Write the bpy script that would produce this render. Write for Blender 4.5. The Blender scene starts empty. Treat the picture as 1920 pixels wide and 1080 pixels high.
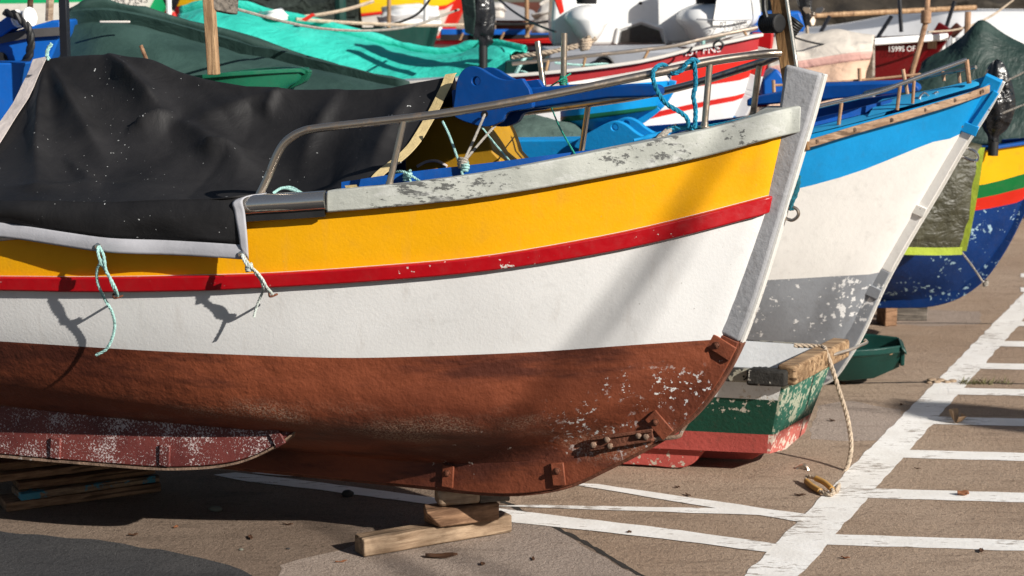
import bpy, bmesh, math, random
from mathutils import Vector as V, Matrix, noise
R = math.radians
random.seed(7)
COL = bpy.context.scene.collection
SC = bpy.context.scene
# ---------------------------------------------------------------- camera
FPX, CH, PITCH = 3400.0, 2.1, R(9.4)
CA, SA = math.cos(PITCH), math.sin(PITCH)
CAM = V((0, 0, CH))
def ray(px, py):
    x, y = (px - 960) / FPX, (540 - py) / FPX
    return V((x, CA + y * SA, -SA + y * CA))
def at(px, py, Y):
    d = ray(px, py); return CAM + d * (Y / d.y)
def G(px, py, z=0.0):
    d = ray(px, py); return CAM + d * ((z - CH) / d.z)
def proj(p):
    q = p - CAM
    zc = q.y * CA - q.z * SA; yc = q.y * SA + q.z * CA
    return 960 + FPX * q.x / zc, 540 - FPX * yc / zc
def lerp(a, b, t): return a + (b - a) * t
def interp(pts, x):
    """smooth (monotone-ish) interpolation through sorted (x, y) points, linear outside"""
    n = len(pts)
    if n == 1: return pts[0][1]
    if x <= pts[0][0]:
        (x0, y0), (x1, y1) = pts[0], pts[1]; return y0 + (y1 - y0) * (x - x0) / (x1 - x0)
    if x >= pts[-1][0]:
        (x0, y0), (x1, y1) = pts[-2], pts[-1]; return y1 + (y1 - y0) * (x - x1) / (x1 - x0)
    for i in range(n - 1):
        if x <= pts[i + 1][0]: break
    x0, y0 = pts[i]; x1, y1 = pts[i + 1]; h = x1 - x0; t = (x - x0) / h
    def sl(k):
        if k <= 0: return (pts[1][1] - pts[0][1]) / (pts[1][0] - pts[0][0])
        if k >= n - 1: return (pts[-1][1] - pts[-2][1]) / (pts[-1][0] - pts[-2][0])
        return (pts[k + 1][1] - pts[k - 1][1]) / (pts[k + 1][0] - pts[k - 1][0])
    m0, m1 = sl(i) * h, sl(i + 1) * h
    return (2*t**3-3*t*t+1)*y0 + (t**3-2*t*t+t)*m0 + (-2*t**3+3*t*t)*y1 + (t**3-t*t)*m1
def cat(pts, per=6):
    """Catmull-Rom through a list of vectors"""
    P = [V(p) for p in pts]
    if len(P) < 3: return [P[0].lerp(P[-1], i / per) for i in range(per + 1)]
    P = [P[0] * 2 - P[1]] + P + [P[-1] * 2 - P[-2]]
    out = []
    for i in range(1, len(P) - 2):
        a, b, c, d = P[i-1], P[i], P[i+1], P[i+2]
        for k in range(per):
            t = k / per
            out.append(0.5 * (2*b + (c-a)*t + (2*a-5*b+4*c-d)*t*t + (3*b-a-3*c+d)*t**3))
    out.append(P[-2]); return out
# ---------------------------------------------------------------- objects
ORIG = {}
def tag(o, label=None, cat_=None, group=None, kind=None):
    if label: o['label'] = label
    if cat_: o['category'] = cat_
    if group: o['group'] = group
    if kind: o['kind'] = kind
    return o
def thing(name, label, cat_, loc, group=None):
    o = bpy.data.objects.new(name, None); COL.objects.link(o); o.empty_display_size = .1
    o.location = loc; ORIG[o.name] = V(loc); tag(o, label, cat_, group); return o
class MB:
    def __init__(s): s.v = []; s.f = []; s.m = []; s.uv = {}
    def add(s, pts): n = len(s.v); s.v += [V(p) for p in pts]; return n
    def face(s, ids, m=0): s.f.append(list(ids)); s.m.append(m)
    def grid(s, rows, mats=None, cu=False, cv=False):
        n0 = len(s.v); nr, nc = len(rows), len(rows[0])
        for r in rows: s.v += [V(p) for p in r]
        for i in range(nr if cv else nr - 1):
            for j in range(nc if cu else nc - 1):
                a = n0 + i*nc + j; b = n0 + i*nc + (j+1) % nc; i2 = (i+1) % nr
                c = n0 + i2*nc + (j+1) % nc; d = n0 + i2*nc + j
                m = 0 if mats is None else (mats(i, j) if callable(mats) else mats[i])
                s.face((a, b, c, d), m)
        return n0
    def tube(s, path, r, n=10, m=0, caps=True, flat=None):
        P = [V(p) for p in path]
        T = []
        for i in range(len(P)):
            t = P[min(i+1, len(P)-1)] - P[max(i-1, 0)]
            T.append(t.normalized() if t.length > 1e-9 else V((0, 0, 1)))
        ref = V((0, 0, 1)) if abs(T[0].z) < .9 else V((0, 1, 0))
        u = T[0].cross(ref).normalized(); rows = []
        for i, p in enumerate(P):
            u = (u - T[i] * u.dot(T[i])).normalized(); w = T[i].cross(u)
            rr = r[i] if isinstance(r, (list, tuple)) else r
            rows.append([p + (u * math.cos(2*math.pi*k/n) + w * math.sin(2*math.pi*k/n)) * rr for k in range(n)])
        n0 = s.grid(rows, [m] * len(rows), cu=True)
        if caps:
            s.face([n0 + k for k in range(n)][::-1], m); e = n0 + (len(rows)-1)*n; s.face([e + k for k in range(n)], m)
    def rope(s, path, r, twist=None, m=0, n=6, strands=3):
        """laid rope: strands wound round the path"""
        P = [V(p) for p in path]; L = [0]
        for a, b in zip(P, P[1:]): L.append(L[-1] + (b - a).length)
        tot = L[-1]; twist = twist or r * 7; N = max(8, int(tot / (r * .9)))
        Q = []; j = 0
        for i in range(N + 1):
            d = tot * i / N
            while j < len(L) - 2 and L[j+1] < d: j += 1
            t = (d - L[j]) / max(1e-9, L[j+1] - L[j]); Q.append(P[j].lerp(P[j+1], t))
        u = None; fr = []
        for i in range(N + 1):
            t = (Q[min(i+1, N)] - Q[max(i-1, 0)]).normalized()
            if u is None: u = t.cross(V((0, 0, 1)) if abs(t.z) < .9 else V((0, 1, 0))).normalized()
            u = (u - t * u.dot(t)).normalized(); fr.append((u.copy(), t.cross(u)))
        for k in range(strands):
            path2 = []
            for i in range(N + 1):
                a = 2*math.pi*(tot*i/N/twist + k/strands)
                path2.append(Q[i] + (fr[i][0]*math.cos(a) + fr[i][1]*math.sin(a)) * r * .5)
            s.tube(path2, r * .56, n, m)
    def box(s, c, ax, ay, az, m=0):
        c, ax, ay, az = V(c), V(ax), V(ay), V(az)
        n = s.add([c - ax - ay - az, c + ax - ay - az, c + ax + ay - az, c - ax + ay - az,
                   c - ax - ay + az, c + ax - ay + az, c + ax + ay + az, c - ax + ay + az])
        for q in ((0,3,2,1),(4,5,6,7),(0,1,5,4),(1,2,6,5),(2,3,7,6),(3,0,4,7)): s.face([n + k for k in q], m)
    def beam(s, p, q, w, h, up=V((0, 0, 1)), m=0):
        p, q = V(p), V(q); d = (q - p); t = d.normalized(); sd = t.cross(up).normalized(); uu = sd.cross(t)
        s.box((p + q) / 2, d / 2, sd * w / 2, uu * h / 2, m)
    def prism(s, poly, ext, m=0):
        P = [V(p) for p in poly]; e = V(ext); n = len(P); a = s.add(P); b = s.add([p + e for p in P])
        s.face([a + k for k in range(n)][::-1], m); s.face([b + k for k in range(n)], m)
        for k in range(n): s.face((a + k, a + (k+1) % n, b + (k+1) % n, b + k), m)
    def plate(s, poly, ext, hole, m=0):
        """prism with one round hole; hole: loop of points in the plate's plane"""
        P = [V(p) for p in poly]; H = [V(p) for p in hole]; e = V(ext); n, k = len(P), len(H)
        i, j = min(((a, b) for a in range(n) for b in range(k)), key=lambda q: (P[q[0]] - H[q[1]]).length)
        nrm = sum(((P[a] - P[0]).cross(P[(a+1) % n] - P[0]) for a in range(n)), V((0, 0, 0))); hn = sum(((H[a] - H[0]).cross(H[(a+1) % k] - H[0]) for a in range(k)), V((0, 0, 0)))
        if nrm.dot(hn) > 0: H = H[::-1]; j = k - 1 - j
        a = s.add(P); b = s.add([p + e for p in P]); c = s.add(H); d = s.add([p + e for p in H])
        loop = [('o', (i + q) % n) for q in range(n + 1)] + [('h', (j + q) % k) for q in range(k + 1)]
        s.face([(a if t == 'o' else c) + q for t, q in loop][::-1], m) if False else None
        # two polygons instead of a keyhole: split the outline at the far side too
        i2 = (i + n // 2) % n; j2 = min(range(k), key=lambda q: (P[i2] - H[q]).length)
        if j2 == j: j2 = (j + k // 2) % k
        def run(x, y, mod): 
            o = [x]
            while o[-1] != y: o.append((o[-1] + 1) % mod)
            return o
        for (o1, o2, h1, h2) in ((i, i2, j2, j), (i2, i, j, j2)):
            O_, Hh = run(o1, o2, n), run(h1, h2, k)
            s.face([a + q for q in O_] + [c + q for q in Hh], m); s.face(([b + q for q in O_] + [d + q for q in Hh])[::-1], m)
        for q in range(n): s.face((a + q, a + (q+1) % n, b + (q+1) % n, b + q), m)
        for q in range(k): s.face((c + q, c + (q+1) % k, d + (q+1) % k, d + q), m)
    def lathe(s, c, axis, prof, n=20, m=0):
        """prof: (distance along axis, radius)"""
        c = V(c); t = V(axis).normalized(); u = t.cross(V((0, 0, 1)) if abs(t.z) < .9 else V((0, 1, 0))).normalized(); w = t.cross(u)
        rows = [[c + t*a + (u*math.cos(2*math.pi*k/n) + w*math.sin(2*math.pi*k/n)) * max(r, 1e-5) for k in range(n)] for a, r in prof]
        n0 = s.grid(rows, [m]*len(rows), cu=True)
        s.face([n0 + k for k in range(n)][::-1], m); e = n0 + (len(rows)-1)*n; s.face([e + k for k in range(n)], m)
    def strip(s, path, wid, nrm, thick=.002, m=0):
        """flat band along path, half width vectors wid (one or per point), small thickness along nrm"""
        rows = []
        for i, p in enumerate(path):
            w = V(wid[i]) if isinstance(wid, list) else V(wid); p = V(p); nn = V(nrm[i]) if isinstance(nrm, list) else V(nrm)
            rows.append([p - w, p + w, p + w + nn*thick, p - w + nn*thick])
        n0 = s.grid(rows, [m]*len(rows), cu=True); k = len(rows) - 1
        s.face([n0, n0+1, n0+2, n0+3][::-1], m); s.face([n0+4*k, n0+4*k+1, n0+4*k+2, n0+4*k+3], m)
    def build(s, name, mats, parent=None, angle=38, bevel=0, subd=0, solid=0, recalc=True, origin=None, seg=2):
        if not isinstance(mats, (list, tuple)): mats = [mats]
        org = ORIG[parent.name] if parent is not None else (V(origin) if origin is not None else V((0, 0, 0)))
        me = bpy.data.meshes.new(name)
        me.from_pydata([tuple(p - org) for p in s.v], [], s.f)
        for m in mats: me.materials.append(m)
        for p, k in zip(me.polygons, s.m): p.material_index = k; p.use_smooth = True
        bm = bmesh.new(); bm.from_mesh(me)
        bmesh.ops.remove_doubles(bm, verts=bm.verts, dist=1e-5)
        if recalc: bmesh.ops.recalc_face_normals(bm, faces=bm.faces)
        th = R(angle)
        for e in bm.edges:
            if len(e.link_faces) == 2 and e.calc_face_angle(0) > th: e.smooth = False
        bm.to_mesh(me); bm.free(); me.update()
        o = bpy.data.objects.new(name, me); COL.objects.link(o)
        if parent is not None: o.parent = parent
        else: o.location = org
        ORIG[o.name] = org
        if solid:
            k = o.modifiers.new('thick', 'SOLIDIFY'); k.thickness = solid; k.offset = 0
        if bevel:
            k = o.modifiers.new('bevel', 'BEVEL'); k.width = bevel; k.segments = seg; k.limit_method = 'ANGLE'; k.angle_limit = R(35)
        if subd:
            k = o.modifiers.new('sub', 'SUBSURF'); k.levels = subd; k.render_levels = subd
        return o
def copy_tree(root, loc, label=None, group=None):
    r = root.copy(); COL.objects.link(r); r.location = loc; ORIG[r.name] = V(loc)
    if label: r['label'] = label
    if group: r['group'] = group
    for ch in list(root.children):
        c = ch.copy(); COL.objects.link(c); c.parent = r
        for g in list(ch.children):
            d = g.copy(); COL.objects.link(d); d.parent = c
    return r
# ---------------------------------------------------------------- materials
class NT:
    def __init__(s, name):
        s.mat = bpy.data.materials.new(name); s.mat.use_nodes = True; s.t = s.mat.node_tree; s.n = s.t.nodes
        s.b = s.n['Principled BSDF']; s.tc = s.n.new('ShaderNodeTexCoord')
    def link(s, a, b): s.t.links.new(a, b)
    def val(s, inp, x):
        if hasattr(x, 'links') or isinstance(x, bpy.types.NodeSocket): s.link(x, inp)
        else: inp.default_value = x
    def mapped(s, scale, loc=(0, 0, 0), rot=(0, 0, 0)):
        m = s.n.new('ShaderNodeMapping'); m.inputs['Scale'].default_value = scale if isinstance(scale, (tuple, list)) else (scale,)*3
        m.inputs['Location'].default_value = loc; m.inputs['Rotation'].default_value = rot
        s.link(s.tc.outputs['Object'], m.inputs['Vector']); return m.outputs['Vector']
    def noise(s, scale, detail=4, rough=.55, stretch=(1, 1, 1), loc=(0, 0, 0), dist=0, rot=(0, 0, 0)):
        k = s.n.new('ShaderNodeTexNoise'); k.inputs['Scale'].default_value = scale; k.inputs['Detail'].default_value = detail
        k.inputs['Roughness'].default_value = rough; k.inputs['Distortion'].default_value = dist
        s.link(s.mapped(stretch, loc, rot), k.inputs['Vector']); return k.outputs['Fac']
    def streak(s, scale, k=8, detail=5, rough=.65, loc=(0, 0, 0), ang=-20):
        m = s.n.new('ShaderNodeMapping'); m.vector_type = 'TEXTURE'; m.inputs['Rotation'].default_value = (0, 0, R(ang)); m.inputs['Scale'].default_value = (k, 1, 1); m.inputs['Location'].default_value = loc
        s.link(s.tc.outputs['Object'], m.inputs['Vector']); q = s.n.new('ShaderNodeTexNoise'); q.inputs['Scale'].default_value = scale; q.inputs['Detail'].default_value = detail; q.inputs['Roughness'].default_value = rough
        s.link(m.outputs['Vector'], q.inputs['Vector']); return q.outputs['Fac']
    def vor(s, scale, stretch=(1, 1, 1), out='Distance', feature='F1'):
        k = s.n.new('ShaderNodeTexVoronoi'); k.inputs['Scale'].default_value = scale; k.feature = feature
        s.link(s.mapped(stretch), k.inputs['Vector']); return k.outputs[out]
    def ramp(s, x, a, b, lo=0., hi=1., smooth=True):
        k = s.n.new('ShaderNodeMapRange'); k.interpolation_type = 'SMOOTHSTEP' if smooth else 'LINEAR'
        s.val(k.inputs['Value'], x); k.inputs['From Min'].default_value = a; k.inputs['From Max'].default_value = b
        k.inputs['To Min'].default_value = lo; k.inputs['To Max'].default_value = hi; return k.outputs['Result']
    def math(s, op, a, b=0.):
        k = s.n.new('ShaderNodeMath'); k.operation = op; s.val(k.inputs[0], a); s.val(k.inputs[1], b); return k.outputs[0]
    def mix(s, fac, a, b, mode='MIX'):
        k = s.n.new('ShaderNodeMix'); k.data_type = 'RGBA'; k.blend_type = mode; s.val(k.inputs[0], fac)
        s.val(k.inputs[6], a if not isinstance(a, tuple) else (*a[:3], 1)); s.val(k.inputs[7], b if not isinstance(b, tuple) else (*b[:3], 1)); return k.outputs[2]
    def axis(s, i):
        k = s.n.new('ShaderNodeSeparateXYZ'); s.link(s.tc.outputs['Object'], k.inputs[0]); return k.outputs[i]
    def bump(s, h, strength=.3, dist=.01, prev=None):
        k = s.n.new('ShaderNodeBump'); k.inputs['Strength'].default_value = strength; k.inputs['Distance'].default_value = dist
        s.link(h, k.inputs['Height'])
        if prev is not None: s.link(prev, k.inputs['Normal'])
        return k.outputs['Normal']
    def out(s, col, rough=.5, nrm=None, metal=0., spec=.5):
        s.val(s.b.inputs['Base Color'], col if not isinstance(col, tuple) else (*col[:3], 1)); s.val(s.b.inputs['Roughness'], rough)
        s.b.inputs['Metallic'].default_value = metal; s.b.inputs['Specular IOR Level'].default_value = spec
        if nrm is not None: s.link(nrm, s.b.inputs['Normal'])
        return s.mat
def dk(c, k): return tuple(x * k for x in c)
def paint(name, c, rough=.42, var=.16, vs=2.5, bump=.25, bs=55, chip=None, chipn=.68, chips=26, dirt=.2, dirtc=(.06, .045, .03), spec=.25, big=0, runs=0):
    """painted wood or glass fibre: tone drift, grime, flaked chips and a brushed, slightly lumpy skin"""
    t = NT(name)
    n1 = t.noise(vs, 5, .6); n2 = t.noise(vs * 7, 6, .65, loc=(3, 1, 2))
    col = t.mix(t.ramp(n1, .3, .7), dk(c, 1 - var), dk(c, 1 + var * .5))
    col = t.mix(t.math('MULTIPLY', t.ramp(n2, .52, .78), dirt), col, dirtc)
    if runs:
        col = t.mix(t.math('MULTIPLY', t.ramp(t.noise(9, 5, .6, stretch=(1.6, 1.6, .12), loc=(6, 1, 3)), .54, .74), runs), col, (.30, .22, .15))
        col = t.mix(t.math('MULTIPLY', t.ramp(t.noise(38, 4, .7, loc=(2, 8, 3)), .69, .72), min(1, runs*3)), col, (.20, .17, .14))
    if chip is not None:
        k = t.ramp(t.math('ADD', t.math('MULTIPLY', t.noise(chips, 4, .6, loc=(7, 2, 5)), .62), t.math('MULTIPLY', t.noise(chips * .16, 2, loc=(1, 9, 4)), .38)), chipn, chipn + .02)
        col = t.mix(k, col, chip)
    h = t.noise(bs, 5, .6, loc=(2, 2, 2)); nr = t.bump(h, bump, .006)
    if big: nr = t.bump(t.noise(big, 3, .5), .5, .02, nr)
    return t.out(col, t.ramp(n2, .3, .75, rough - .08, rough + .15), nr, spec=spec)
def metal(name, c=(.55, .53, .5), rough=.28, rust=.35, rustc=(.16, .07, .03), rs=20):
    t = NT(name)
    k = t.math('MULTIPLY', t.ramp(t.noise(rs, 6, .7), .5, .72), rust)
    col = t.mix(k, c, rustc)
    m = t.out(col, t.math('ADD', t.math('MULTIPLY', k, .5), rough), t.bump(t.noise(120, 3), .08, .002), metal=.9); return m
def cloth(name, c, rough=.7, var=.25, vs=3, speck=None, wr=9, wstr=.5, fade=None, spec=.3, crease=0):
    t = NT(name)
    n1 = t.noise(vs, 6, .65); col = t.mix(t.ramp(n1, .3, .72), dk(c, 1 - var), dk(c, 1 + var))
    if fade: col = t.mix(t.math('MULTIPLY', t.ramp(t.noise(vs * .7, 7, .7, loc=(5, 5, 1)), .5, .75), .4), col, fade)
    if speck:
        k = t.ramp(t.noise(70, 2, .5, loc=(1, 4, 2)), .735, .755); k2 = t.ramp(t.noise(2.2, 2, loc=(8, 3, 1)), .45, .6)
        col = t.mix(t.math('MULTIPLY', k, k2), col, speck)
    nr = t.bump(t.noise(wr, 4, .6, dist=.6), wstr, .03)
    if crease: nr = t.bump(t.math('ABSOLUTE', t.math('SUBTRACT', t.noise(crease, 3, .5, stretch=(1, 1, 2.2), dist=1.2), .5)), .5, .045, nr)
    nr = t.bump(t.noise(260, 2), .12, .002, nr)
    return t.out(col, t.ramp(n1, .3, .7, rough - .1, rough + .1), nr, spec=spec)
def wood(name, c=(.34, .21, .12), dark=(.12, .07, .04), rough=.75, ax=0, chip=None, chipn=.62):
    t = NT(name); st = [6, 6, 6]; st[ax] = .7
    g = t.noise(6, 7, .65, stretch=tuple(st), dist=.5); col = t.mix(t.ramp(g, .34, .66), dark, c)
    col = t.mix(t.math('MULTIPLY', t.ramp(t.noise(5, 5, .7, loc=(4, 4, 4)), .45, .7), .7), col, dk(dark, .7))
    cr = [30, 30, 30]; cr[ax] = 1.6
    col = t.mix(t.math('MULTIPLY', t.ramp(t.noise(1.6, 3, .5, stretch=tuple(cr), loc=(1, 7, 2)), .60, .66), .8), col, dk(dark, .35))
    if chip: col = t.mix(t.ramp(t.noise(7, 6, .7, loc=(9, 1, 3)), chipn, chipn + .05), col, chip)
    return t.out(col, rough, t.bump(g, .6, .012), spec=.25)
def plain(name, c, rough=.5, metal_=0., spec=.5):
    t = NT(name); n = t.noise(9, 5, .6); return t.out(t.mix(t.ramp(n, .3, .7), dk(c, .82), dk(c, 1.1)), t.ramp(n, .3, .7, rough - .05, rough + .1), t.bump(t.noise(60, 4), .15, .004), metal=metal_, spec=spec)
M = {}
import os
DEBUG = bool(os.environ.get('BOAT_DEBUG'))
EXPO = 0.36
M['yellow_hull'] = paint('yellow_hull_paint', (.84, .40, .003), .5, .10, 2, .16, 90, dirt=.10, spec=.25, runs=.12)
M['white_hull'] = paint('white_hull_paint', (.76, .75, .74), .55, .07, 2, .16, 90, dirt=.12, runs=.16)
def brown():
    t = NT('brown_antifouling'); c = (.22, .062, .028)
    n1 = t.noise(1.6, 6, .6, stretch=(.6, .6, 1.6)); col = t.mix(t.ramp(n1, .3, .7), (.118, .029, .014), (.27, .069, .028))
    z = t.axis(2); x = t.axis(0)
    dark_ = t.math('MULTIPLY', t.ramp(t.noise(2.2, 6, .7, stretch=(.35, .35, 1.6), loc=(3, 0, 1)), .48, .62), .75); col = t.mix(dark_, col, (.05, .013, .009))
    salt = t.math('MULTIPLY', t.math('MULTIPLY', t.ramp(z, .34, .44), t.ramp(z, .70, .58)), t.math('MULTIPLY', t.ramp(t.noise(1.7, 4, .6, stretch=(.6, .6, 1.6), loc=(2, 6, 0)), .48, .62), t.ramp(t.noise(150, 3, .7), .45, .60)))
    col = t.mix(t.math('MULTIPLY', salt, .6), col, (.5, .36, .26))
    m1 = t.ramp(t.noise(4.2, 3, .5, loc=(.4, 2.3, 6.2)), .44, .52)
    reg = t.math('MULTIPLY', t.ramp(x, .35, .55), t.math('MULTIPLY', t.ramp(z, .36, .52), t.ramp(z, .80, .70)))
    ch = t.math('MULTIPLY', t.math('MULTIPLY', m1, reg), t.ramp(t.noise(50, 5, .62, loc=(5, 2, 8)), .592, .607))
    col = t.mix(ch, col, (.72, .72, .70))
    col = t.mix(t.math('MULTIPLY', t.ramp(t.noise(22, 5, .6, loc=(9, 9, 2)), .70, .715), t.ramp(x, -.2, .1)), col, (.6, .55, .5))
    nr = t.bump(t.noise(70, 5, .65), .5, .006); nr = t.bump(t.noise(8, 4, .55), .55, .02, nr)
    return t.out(col, t.ramp(n1, .3, .7, .5, .68), nr, spec=.35)
M['brown_hull'] = brown(); M['brown_keel'] = M['brown_hull']
M['grey_stem'] = paint('grey_stem_paint', (.36, .36, .375), .6, .16, 4, .45, 60, dirt=.35, chip=(.55, .54, .52), chipn=.66, runs=.35)
def railpaint():
    t = NT('weathered_grey_rail'); n1 = t.noise(5, 5, .6); col = t.mix(t.ramp(n1, .3, .7), (.36, .37, .335), (.50, .51, .465))
    st = t.streak(55, 9, 6, .75); reg = t.ramp(t.noise(3.1, 4, .6, loc=(2.2, 4, 1)), .40, .62)
    col = t.mix(t.math('MULTIPLY', t.ramp(t.math('ADD', t.math('MULTIPLY', st, .85), t.math('MULTIPLY', reg, .13)), .548, .585), .85), col, (.055, .055, .055))
    col = t.mix(t.math('MULTIPLY', t.ramp(t.streak(20, 5, 5, .7, (3, 3, 3)), .5, .7), .6), col, (.60, .60, .58))
    k = t.ramp(t.noise(60, 5, .7, loc=(7, 2, 5)), .67, .69); col = t.mix(k, col, (.04, .04, .038))
    return t.out(col, .65, t.bump(st, .4, .004, t.bump(t.noise(60, 4), .3, .004)), spec=.3)
M['grey_rail'] = railpaint()
M['white_wood'] = paint('white_wood_paint', (.7, .69, .66), .55, .12, 4, .4, 60, chip=(.25, .2, .15), chipn=.66)
M['white_iron'] = paint('white_stem_iron', (.72, .70, .66), .5, .1, 5, .3, 60, chip=(.12, .07, .045), chipn=.63, chips=30)
M['rust_iron'] = paint('rusty_iron', (.17, .062, .035), .7, .45, 14, .8, 90, chip=(.35, .3, .26), chipn=.66, chips=40)
M['rust_plate'] = paint('bare_rusty_iron', (.26, .17, .12), .65, .5, 18, .8, 90, chip=(.45, .4, .36), chipn=.62, chips=50)
M['brown_plate'] = paint('brown_painted_iron', (.24, .068, .034), .5, .3, 9, .5, 70, chip=(.35, .22, .15), chipn=.66, chips=40)
M['red_strake'] = paint('red_strake_paint', (.42, .003, .008), .36, .12, 3, .18, 40, chip=(.62, .55, .5), chipn=.635, chips=60, dirt=.2, spec=.5)
def flaky():
    t = NT('flaking_red_skid'); n1 = t.noise(4, 5, .6); col = t.mix(t.ramp(n1, .3, .7), (.10, .018, .016), (.165, .035, .028))
    k = t.ramp(t.math('ADD', t.math('MULTIPLY', t.noise(135, 4, .75, loc=(2, 2, 7)), .7), t.math('MULTIPLY', t.noise(7, 3), .3)), .545, .575)
    col = t.mix(k, col, (.55, .46, .45)); return t.out(col, .6, t.bump(k, .3, .004, t.bump(t.noise(40, 4), .4, .006)))
M['flaky_red'] = flaky()
M['blue_in'] = paint('blue_inside_paint', (.003, .075, .33), .5, .2, 4, .2, 40, chip=(.2, .2, .2), chipn=.72)
M['blue_gloss'] = paint('dark_blue_gloss', (.002, .058, .26), .45, .15, 4, .2, 26, chip=(.1, .06, .04), chipn=.71, chips=22)
M['steel_worn'] = metal('worn_stainless', (.52, .44, .36), .28, .7, (.2, .11, .06), 16)
M['steel_clean'] = metal('polished_stainless', (.6, .58, .55), .16, .3, (.12, .08, .05), 6)
M['black_rubber'] = plain('black_rubber', (.012, .012, .013), .5)
M['post_wood'] = wood('varnished_post', (.46, .27, .12), (.2, .1, .04), .5, ax=2)
# ---------------------------------------------------------------- boats traced from levels
class Frame:
    def __init__(s, O, yaw, roll, pitch=0.):
        a, r = R(yaw), R(roll); s.O = V(O)
        hd = V((math.cos(a), -math.sin(a), 0)); n0 = V((-math.sin(a), -math.cos(a), 0)); up = V((0, 0, 1))
        p = R(pitch); hd, up = hd*math.cos(p) + up*math.sin(p), up*math.cos(p) - hd*math.sin(p)
        s.hd = hd; s.n = n0*math.cos(r) + up*math.sin(r); s.up = up*math.cos(r) - n0*math.sin(r)
    def w(s, a, b, z): return s.O + s.hd*a + s.n*b + s.up*z
    def loc(s, p): q = V(p) - s.O; return q.dot(s.hd), q.dot(s.n), q.dot(s.up)
    def on(s, px, py, b=0.):
        """world point on the plane at half-breadth b seen through a pixel"""
        d = ray(px, py); return CAM + d * ((s.O + s.n*b - CAM).dot(s.n) / d.dot(s.n))
    def onl(s, px, py, b=0.): return s.loc(s.on(px, py, b))
    def zfor(s, a, b, curve, z0=.8):
        z = z0
        def g(z):
            x, y = proj(s.w(a, b, z)); return y - interp(curve, x)
        for _ in range(12):
            e = g(z); de = (g(z + .01) - e) / .01
            if abs(de) < 1e-6: break
            z -= e / de
            if abs(e) < .01: break
        return z
    def side(s, px, py, bf, inset=0., sgn=1, it=12):
        """point over the side (half-breadth bf(a)-inset) seen through a pixel"""
        b = .3
        for _ in range(it * 3):
            a, _b, z = s.loc(s.on(px, py, b * sgn)); b = .5*b + .5*max(.0, bf(a) - inset)
        return s.on(px, py, b * sgn)
def make_levels(F, levels, S, a_end, ncol, xmin):
    """levels: dicts {start:(a,b,z) or px, curve|None, b:[(a,b)], z:[(a,z)]} top to bottom -> grid rows of local (a,b,z), near side"""
    rows = []
    for L in levels:
        a0, b0, z0 = L['start']; row = []
        for j in range(ncol + 1):
            t = (j / ncol) ** 1.35; a = a0 + (a_end - a0) * t
            b = b0 if j == 0 else max(b0, interp(L['b'], a))
            if j == 0: z = z0
            elif 'curve' in L:
                z = F.zfor(a, b, L['curve'], row[-1][2])
                if proj(F.w(a, b, z))[0] < xmin:
                    (a1, _, z1), (a2, _, z2) = row[-1], row[-2]
                    z = z1 + max(-.4, min(.12, (z1 - z2) / (a1 - a2))) * (a - a1) + L.get('lift', .03) * (a - a1)**2 * 1.0
            else: z = interp(L['z'], a)
            row.append((a, b, z))
        rows.append(row)
    return rows
def densify(rows, per):
    """insert per-1 Catmull rows between neighbouring levels"""
    out = []; n = len(rows)
    for i in range(n - 1):
        k = per[i]
        for q in range(k):
            t = q / k; r = []
            for j in range(len(rows[0])):
                b, c = V(rows[i][j]), V(rows[i+1][j]); a = V(rows[i-1][j]) if i else b*2 - c; d = V(rows[i+2][j]) if i < n - 2 else c*2 - b
                r.append(0.5 * (2*b + (c-a)*t + (2*a-5*b+4*c-d)*t*t + (3*b-a-3*c+d)*t**3) if q else b)
            out.append((r, i))
    out.append(([V(p) for p in rows[-1]], n - 2)); return out
# ---------------------------------------------------------------- ground
def ground_mat(name, a, b, c, speck=.65, seed=0):
    t = NT(name); n1 = t.noise(.9, 7, .65, loc=(seed, 2, 1)); n2 = t.noise(45, 5, .75, loc=(seed, 0, 0)); n3 = t.noise(3.2, 6, .7, stretch=(1, 2.2, 1), loc=(seed, 5, 0))
    col = t.mix(t.ramp(n1, .32, .68), a, b); col = t.mix(t.math('MULTIPLY', t.ramp(n3, .5, .74), .55), col, c)
    col = t.mix(t.math('MULTIPLY', t.ramp(n2, .5, .68), speck), col, dk(a, .4)); col = t.mix(t.math('MULTIPLY', t.ramp(t.noise(75, 4, .7, loc=(3, 3, seed)), .56, .7), speck), col, dk(b, 1.45))
    n4 = t.noise(170, 4, .8, loc=(seed, 8, 8)); col = t.mix(t.math('MULTIPLY', t.ramp(n4, .53, .62), .7), col, dk(a, .35)); col = t.mix(t.math('MULTIPLY', t.ramp(n4, .46, .36), .5), col, dk(b, 1.5))
    st = t.streak(14, 7, 5, .7, (seed, 1, 1), 0); col = t.mix(t.math('MULTIPLY', t.ramp(st, .54, .66), .4), col, dk(a, .5))
    nr = t.bump(n4, .7, .006); nr = t.bump(n2, 1., .012, nr); nr = t.bump(t.noise(6, 5, .6), .4, .03, nr)
    return t.out(col, .85, nr, spec=.2)
M['ground'] = ground_mat('worn_concrete', (.37, .262, .185), (.46, .345, .258), (.24, .17, .12))
M['apron'] = ground_mat('pale_concrete', (.36, .285, .235), (.44, .355, .30), (.26, .20, .155), .25, 3)
M['asphalt'] = ground_mat('shaded_asphalt', (.058, .058, .062), (.085, .082, .082), (.04, .04, .043), .6, 5)
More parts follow.
